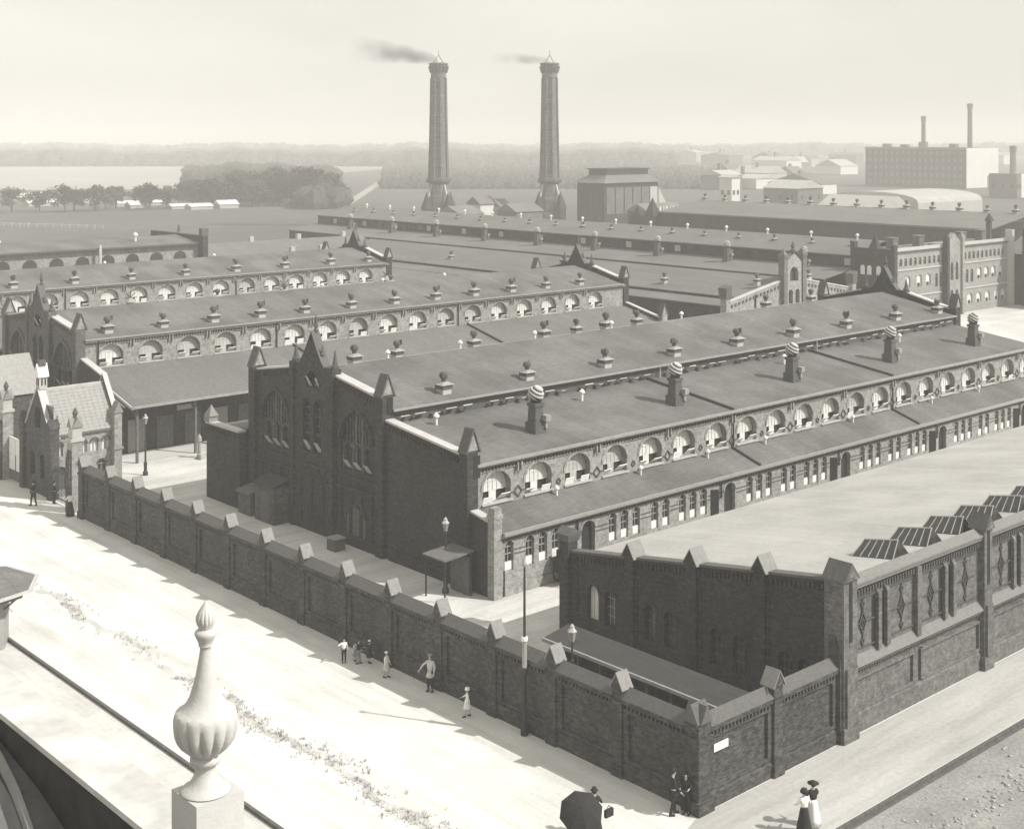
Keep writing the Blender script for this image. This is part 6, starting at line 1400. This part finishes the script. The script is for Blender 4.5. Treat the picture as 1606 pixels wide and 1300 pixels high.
TR = [(189.3,475.5,8.2),(200.2,477.1,6.8),(203.4,462.7,9.6),(215.2,463.5,9.0),(222,470,7.5),(228.8,475.4,8),(233.9,458.6,9.6),(245.2,467,8),(252.5,460.4,10),(258.3,455.2,10.6),(268.6,458.9,11),(278.5,456.6,9.8),(288,462,12.5),(291.4,445,11.2),(296,440.9,10.2),(299.7,437.6,9),(304,446,11.5),(312,441,11),(318,449,13),(308,468,14),(300,480,14),(326,452,12),(284,480,13),(330,470,14),(180,482,8),(240,474,8),(262,466,9.5),(273,452,9),(284,450,9.5),(316,432,9),(324,428,8.5),(332,436,10),(338,424,8),(322,462,13),(340,446,11),(296,462,12),(350,436,9),(210,470,7.5)]
names = ['leafy tree at the left edge of the row before the pale meadow']
TR = [t_ for t_ in TR if 803+2123*(t_[0]*.743-t_[1]*.669)/(t_[0]*.669+t_[1]*.743) < 528]
for i, (x, y, h_) in enumerate(TR):
    t = thing('tree', 'round leafy tree in the dark row between the field and the far meadow', 'tree', (x, y, -.3), 'trees in a row beyond the field')
    cr, tk = TM[i % 4]
    for nm, me in (('crown', cr), ('trunk', tk)):
        o = bpy.data.objects.new(nm, me); COL.objects.link(o); o.parent = t
    t.scale = (h_*1.45, h_*1.45, h_*1.05); t.rotation_euler = (0, 0, i*1.7)
rank_labels('tree', 'round leafy tree, %s from the left in the row beyond the field')
rank_labels('distant_house', 'hazy pitched-roof town house, %s from the left right of the chimneys')
rank_labels('market_stall', 'white shed roof among the tree row, %s from the left')
# far woods as one mass each
def woods(name, lab, n, rng, hh, seed, fam):
    rnd = random.Random(seed); q = MB()
    for i in range(n):
        px, d = rng(rnd); x, y = gp(px, d); h_ = rnd.uniform(*hh)*(1+.12*math.sin(px*.021)+.08*math.sin(px*.09)); r = h_*rnd.uniform(.45, .75); k = 6
        rings = [(r*.75, 0), (r, h_*.35), (r*.85, h_*.65), (r*.4, h_*.92)]
        vs = []; fs = []
        for (rr, z) in rings:
            for j in range(k):
                a = j*2*math.pi/k+rnd.uniform(-.3, .3); q_ = rr*rnd.uniform(.7, 1.25); vs.append((x+q_*math.cos(a), y+q_*math.sin(a), z-.3+h_*rnd.uniform(-.07, .07)))
        vs.append((x, y, h_))
        for a in range(3):
            for j in range(k): fs.append((a*k+j, a*k+(j+1) % k, (a+1)*k+(j+1) % k, (a+1)*k+j))
        for j in range(k): fs.append((3*k+j, 3*k+(j+1) % k, 4*k))
        q.add(vs, fs)
    solo(name, q, M['leaf'], lab, 'woods', kind='stuff')
woods('near_woods', 'dense dark woods spreading behind the tree row towards the chimneys', 4200, lambda r: ((lambda p: (p, r.uniform(500 if p > 470 else 560, 900)))(r.triangular(290, 533, 480))), (2.5, 9.5), 1, 0)
woods('chimney_woods', 'hazy wooded ground stretching behind the chimneys', 3000, lambda r: (r.uniform(600, 1130), r.choice((r.uniform(820, 1180), r.uniform(700, 760)))), (2, 5), 4, 0)
woods('far_woods', 'band of distant woods fading into the haze under the sky', 6500, lambda r: (r.uniform(-60, 1060), r.uniform(1250, 1900)), (6, 13), 2, 0)
woods('horizon_woods', 'palest line of woods on the horizon', 3500, lambda r: (r.uniform(-60, 1700), r.uniform(2000, 3000)), (9, 17), 3, 0)

# ============================================================ the balustrade we look over
pb = thing('roof_parapet', 'pale parapet ledge and dark lead gutter of the roof in the lower left corner', 'parapet', (5.6, 12, 19.6))
q = MB(); q.box(5.49, 6.0, -6, 30, 19.94, 20.0); cpg = part('coping', q, M['sill_w'], pb)
q = MB(); q.box(5.62, 5.84, -6, 30, 12, 19.939); part('wall', q, M['plaster'], pb)
q = MB(); q.box(5.52, 5.619, -6, 30, 18.0, 19.935); part('inner_face', q, M['leadshade'], pb)  # parapet's inner side, its shade put into a dark colour
q = MB(); prz = [(-6,18.2),(9.5,18.25),(10.8,18.75),(12.0,19.2),(13.2,19.52),(14.5,19.72),(16,19.78),(30,19.8)]
for (ya_, za_), (yb_, zb_) in zip(prz[:-1], prz[1:]): q.quad((-6,ya_,za_), (5.521,ya_,za_), (5.521,yb_,zb_), (-6,yb_,zb_))
part('roof_sheet', q, M['lead'], pb)
def rz(y):
    for (ya_, za_), (yb_, zb_) in zip(prz[:-1], prz[1:]):
        if ya_ <= y <= yb_: return za_+(zb_-za_)*(y-ya_)/(yb_-ya_)
    return 19
q = MB(); q2 = MB(); n = 16
def crv(t): return (5.44-.75*t**1.5, 14.6-4.4*t)
for i in range(n):
    a, b = crv(i/n), crv((i+1)/n); za_, zb_ = rz(a[1]), rz(b[1])
    q.hexa([(a[0]-.05,a[1],za_),(a[0]+.05,a[1],za_),(b[0]+.05,b[1],zb_),(b[0]-.05,b[1],zb_)], [(a[0]-.025,a[1],za_+.07),(a[0]+.025,a[1],za_+.07),(b[0]+.025,b[1],zb_+.07),(b[0]-.025,b[1],zb_+.07)])
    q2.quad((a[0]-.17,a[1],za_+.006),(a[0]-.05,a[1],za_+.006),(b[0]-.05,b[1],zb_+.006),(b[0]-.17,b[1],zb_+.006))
part('dark_seam', q2, M['leadshade'], pb)
part('lead_roll', q, M['gutter'], pb)
hb = thing('own_building', 'plain rendered house front under the parapet we look over', 'building', (0, 10, 0))
q = MB(); q.box(-6, 5.6, -6, 30, -.2, 17.9); part('wall', q, M['plaster'], hb)
fx, fy = 5.66, 10.09
bf = thing('balustrade_finial', 'pale fluted urn-shaped finial with bud tip on its pedestal in the foreground', 'finial', (fx, fy, 20.58))
q = MB(); q.box(fx-.21, fx+.23, fy-.21, fy+.21, 19.95, 20.57); pe = part('pedestal', q, M['plaster'], bf)
k_ = 1/570
def R_(z, r, fl=0): return (r*k_, (1132-z)*k_, fl)
prof = [R_(1132,118),R_(1122,112),R_(1112,92),R_(1090,72),R_(1060,55),R_(1035,48),R_(1012,52),R_(1004,66),R_(990,74),R_(975,73),R_(966,62),R_(955,72,.0)]
prof += [R_(945,90,.10),R_(920,118,.16),R_(890,138,.16),R_(860,148,.13),R_(830,152,.10),R_(800,152,.06),R_(775,147,.02),R_(758,140),R_(752,126),R_(740,112),R_(720,94),R_(690,77),R_(640,61),R_(600,50),R_(550,40),R_(500,31),R_(470,27),R_(455,27),R_(448,34),R_(440,32),R_(425,38),R_(408,46),R_(396,52),R_(385,52),R_(376,44),R_(370,32),R_(360,34),R_(345,42,.08),R_(325,47,.12),R_(305,44,.1),R_(285,34,.06),R_(265,20),R_(250,10),R_(236,2)]
q = MB(); q.lathe(prof, (fx-.01, fy, 20.58), n=84, lobes=14); fo = part('urn', q, M['plaster'], bf, smooth=True)
md = fo.modifiers.new('edge', 'EDGE_SPLIT'); md.split_angle = R(50)

# ============================================================ air
m = bpy.data.materials.new('haze'); m.use_nodes = True; n = m.node_tree.nodes; n.clear()
o_ = n.new('ShaderNodeOutputMaterial'); pv = n.new('ShaderNodeVolumePrincipled'); pv.inputs['Color'].default_value = (.91,.89,.86,1); pv.inputs['Density'].default_value = 0.00072; pv.inputs['Anisotropy'].default_value = -0.1
m.node_tree.links.new(pv.outputs[0], o_.inputs['Volume'])
q = MB(); q.box(-6100, 9100, -3100, 9100, -1.4, 56); o = link('haze', q.mesh('haze', m), None, (0,0,0)); o['kind'] = 'stuff'; o['label'] = 'pale summer haze lying over the whole district'; o['category'] = 'haze'
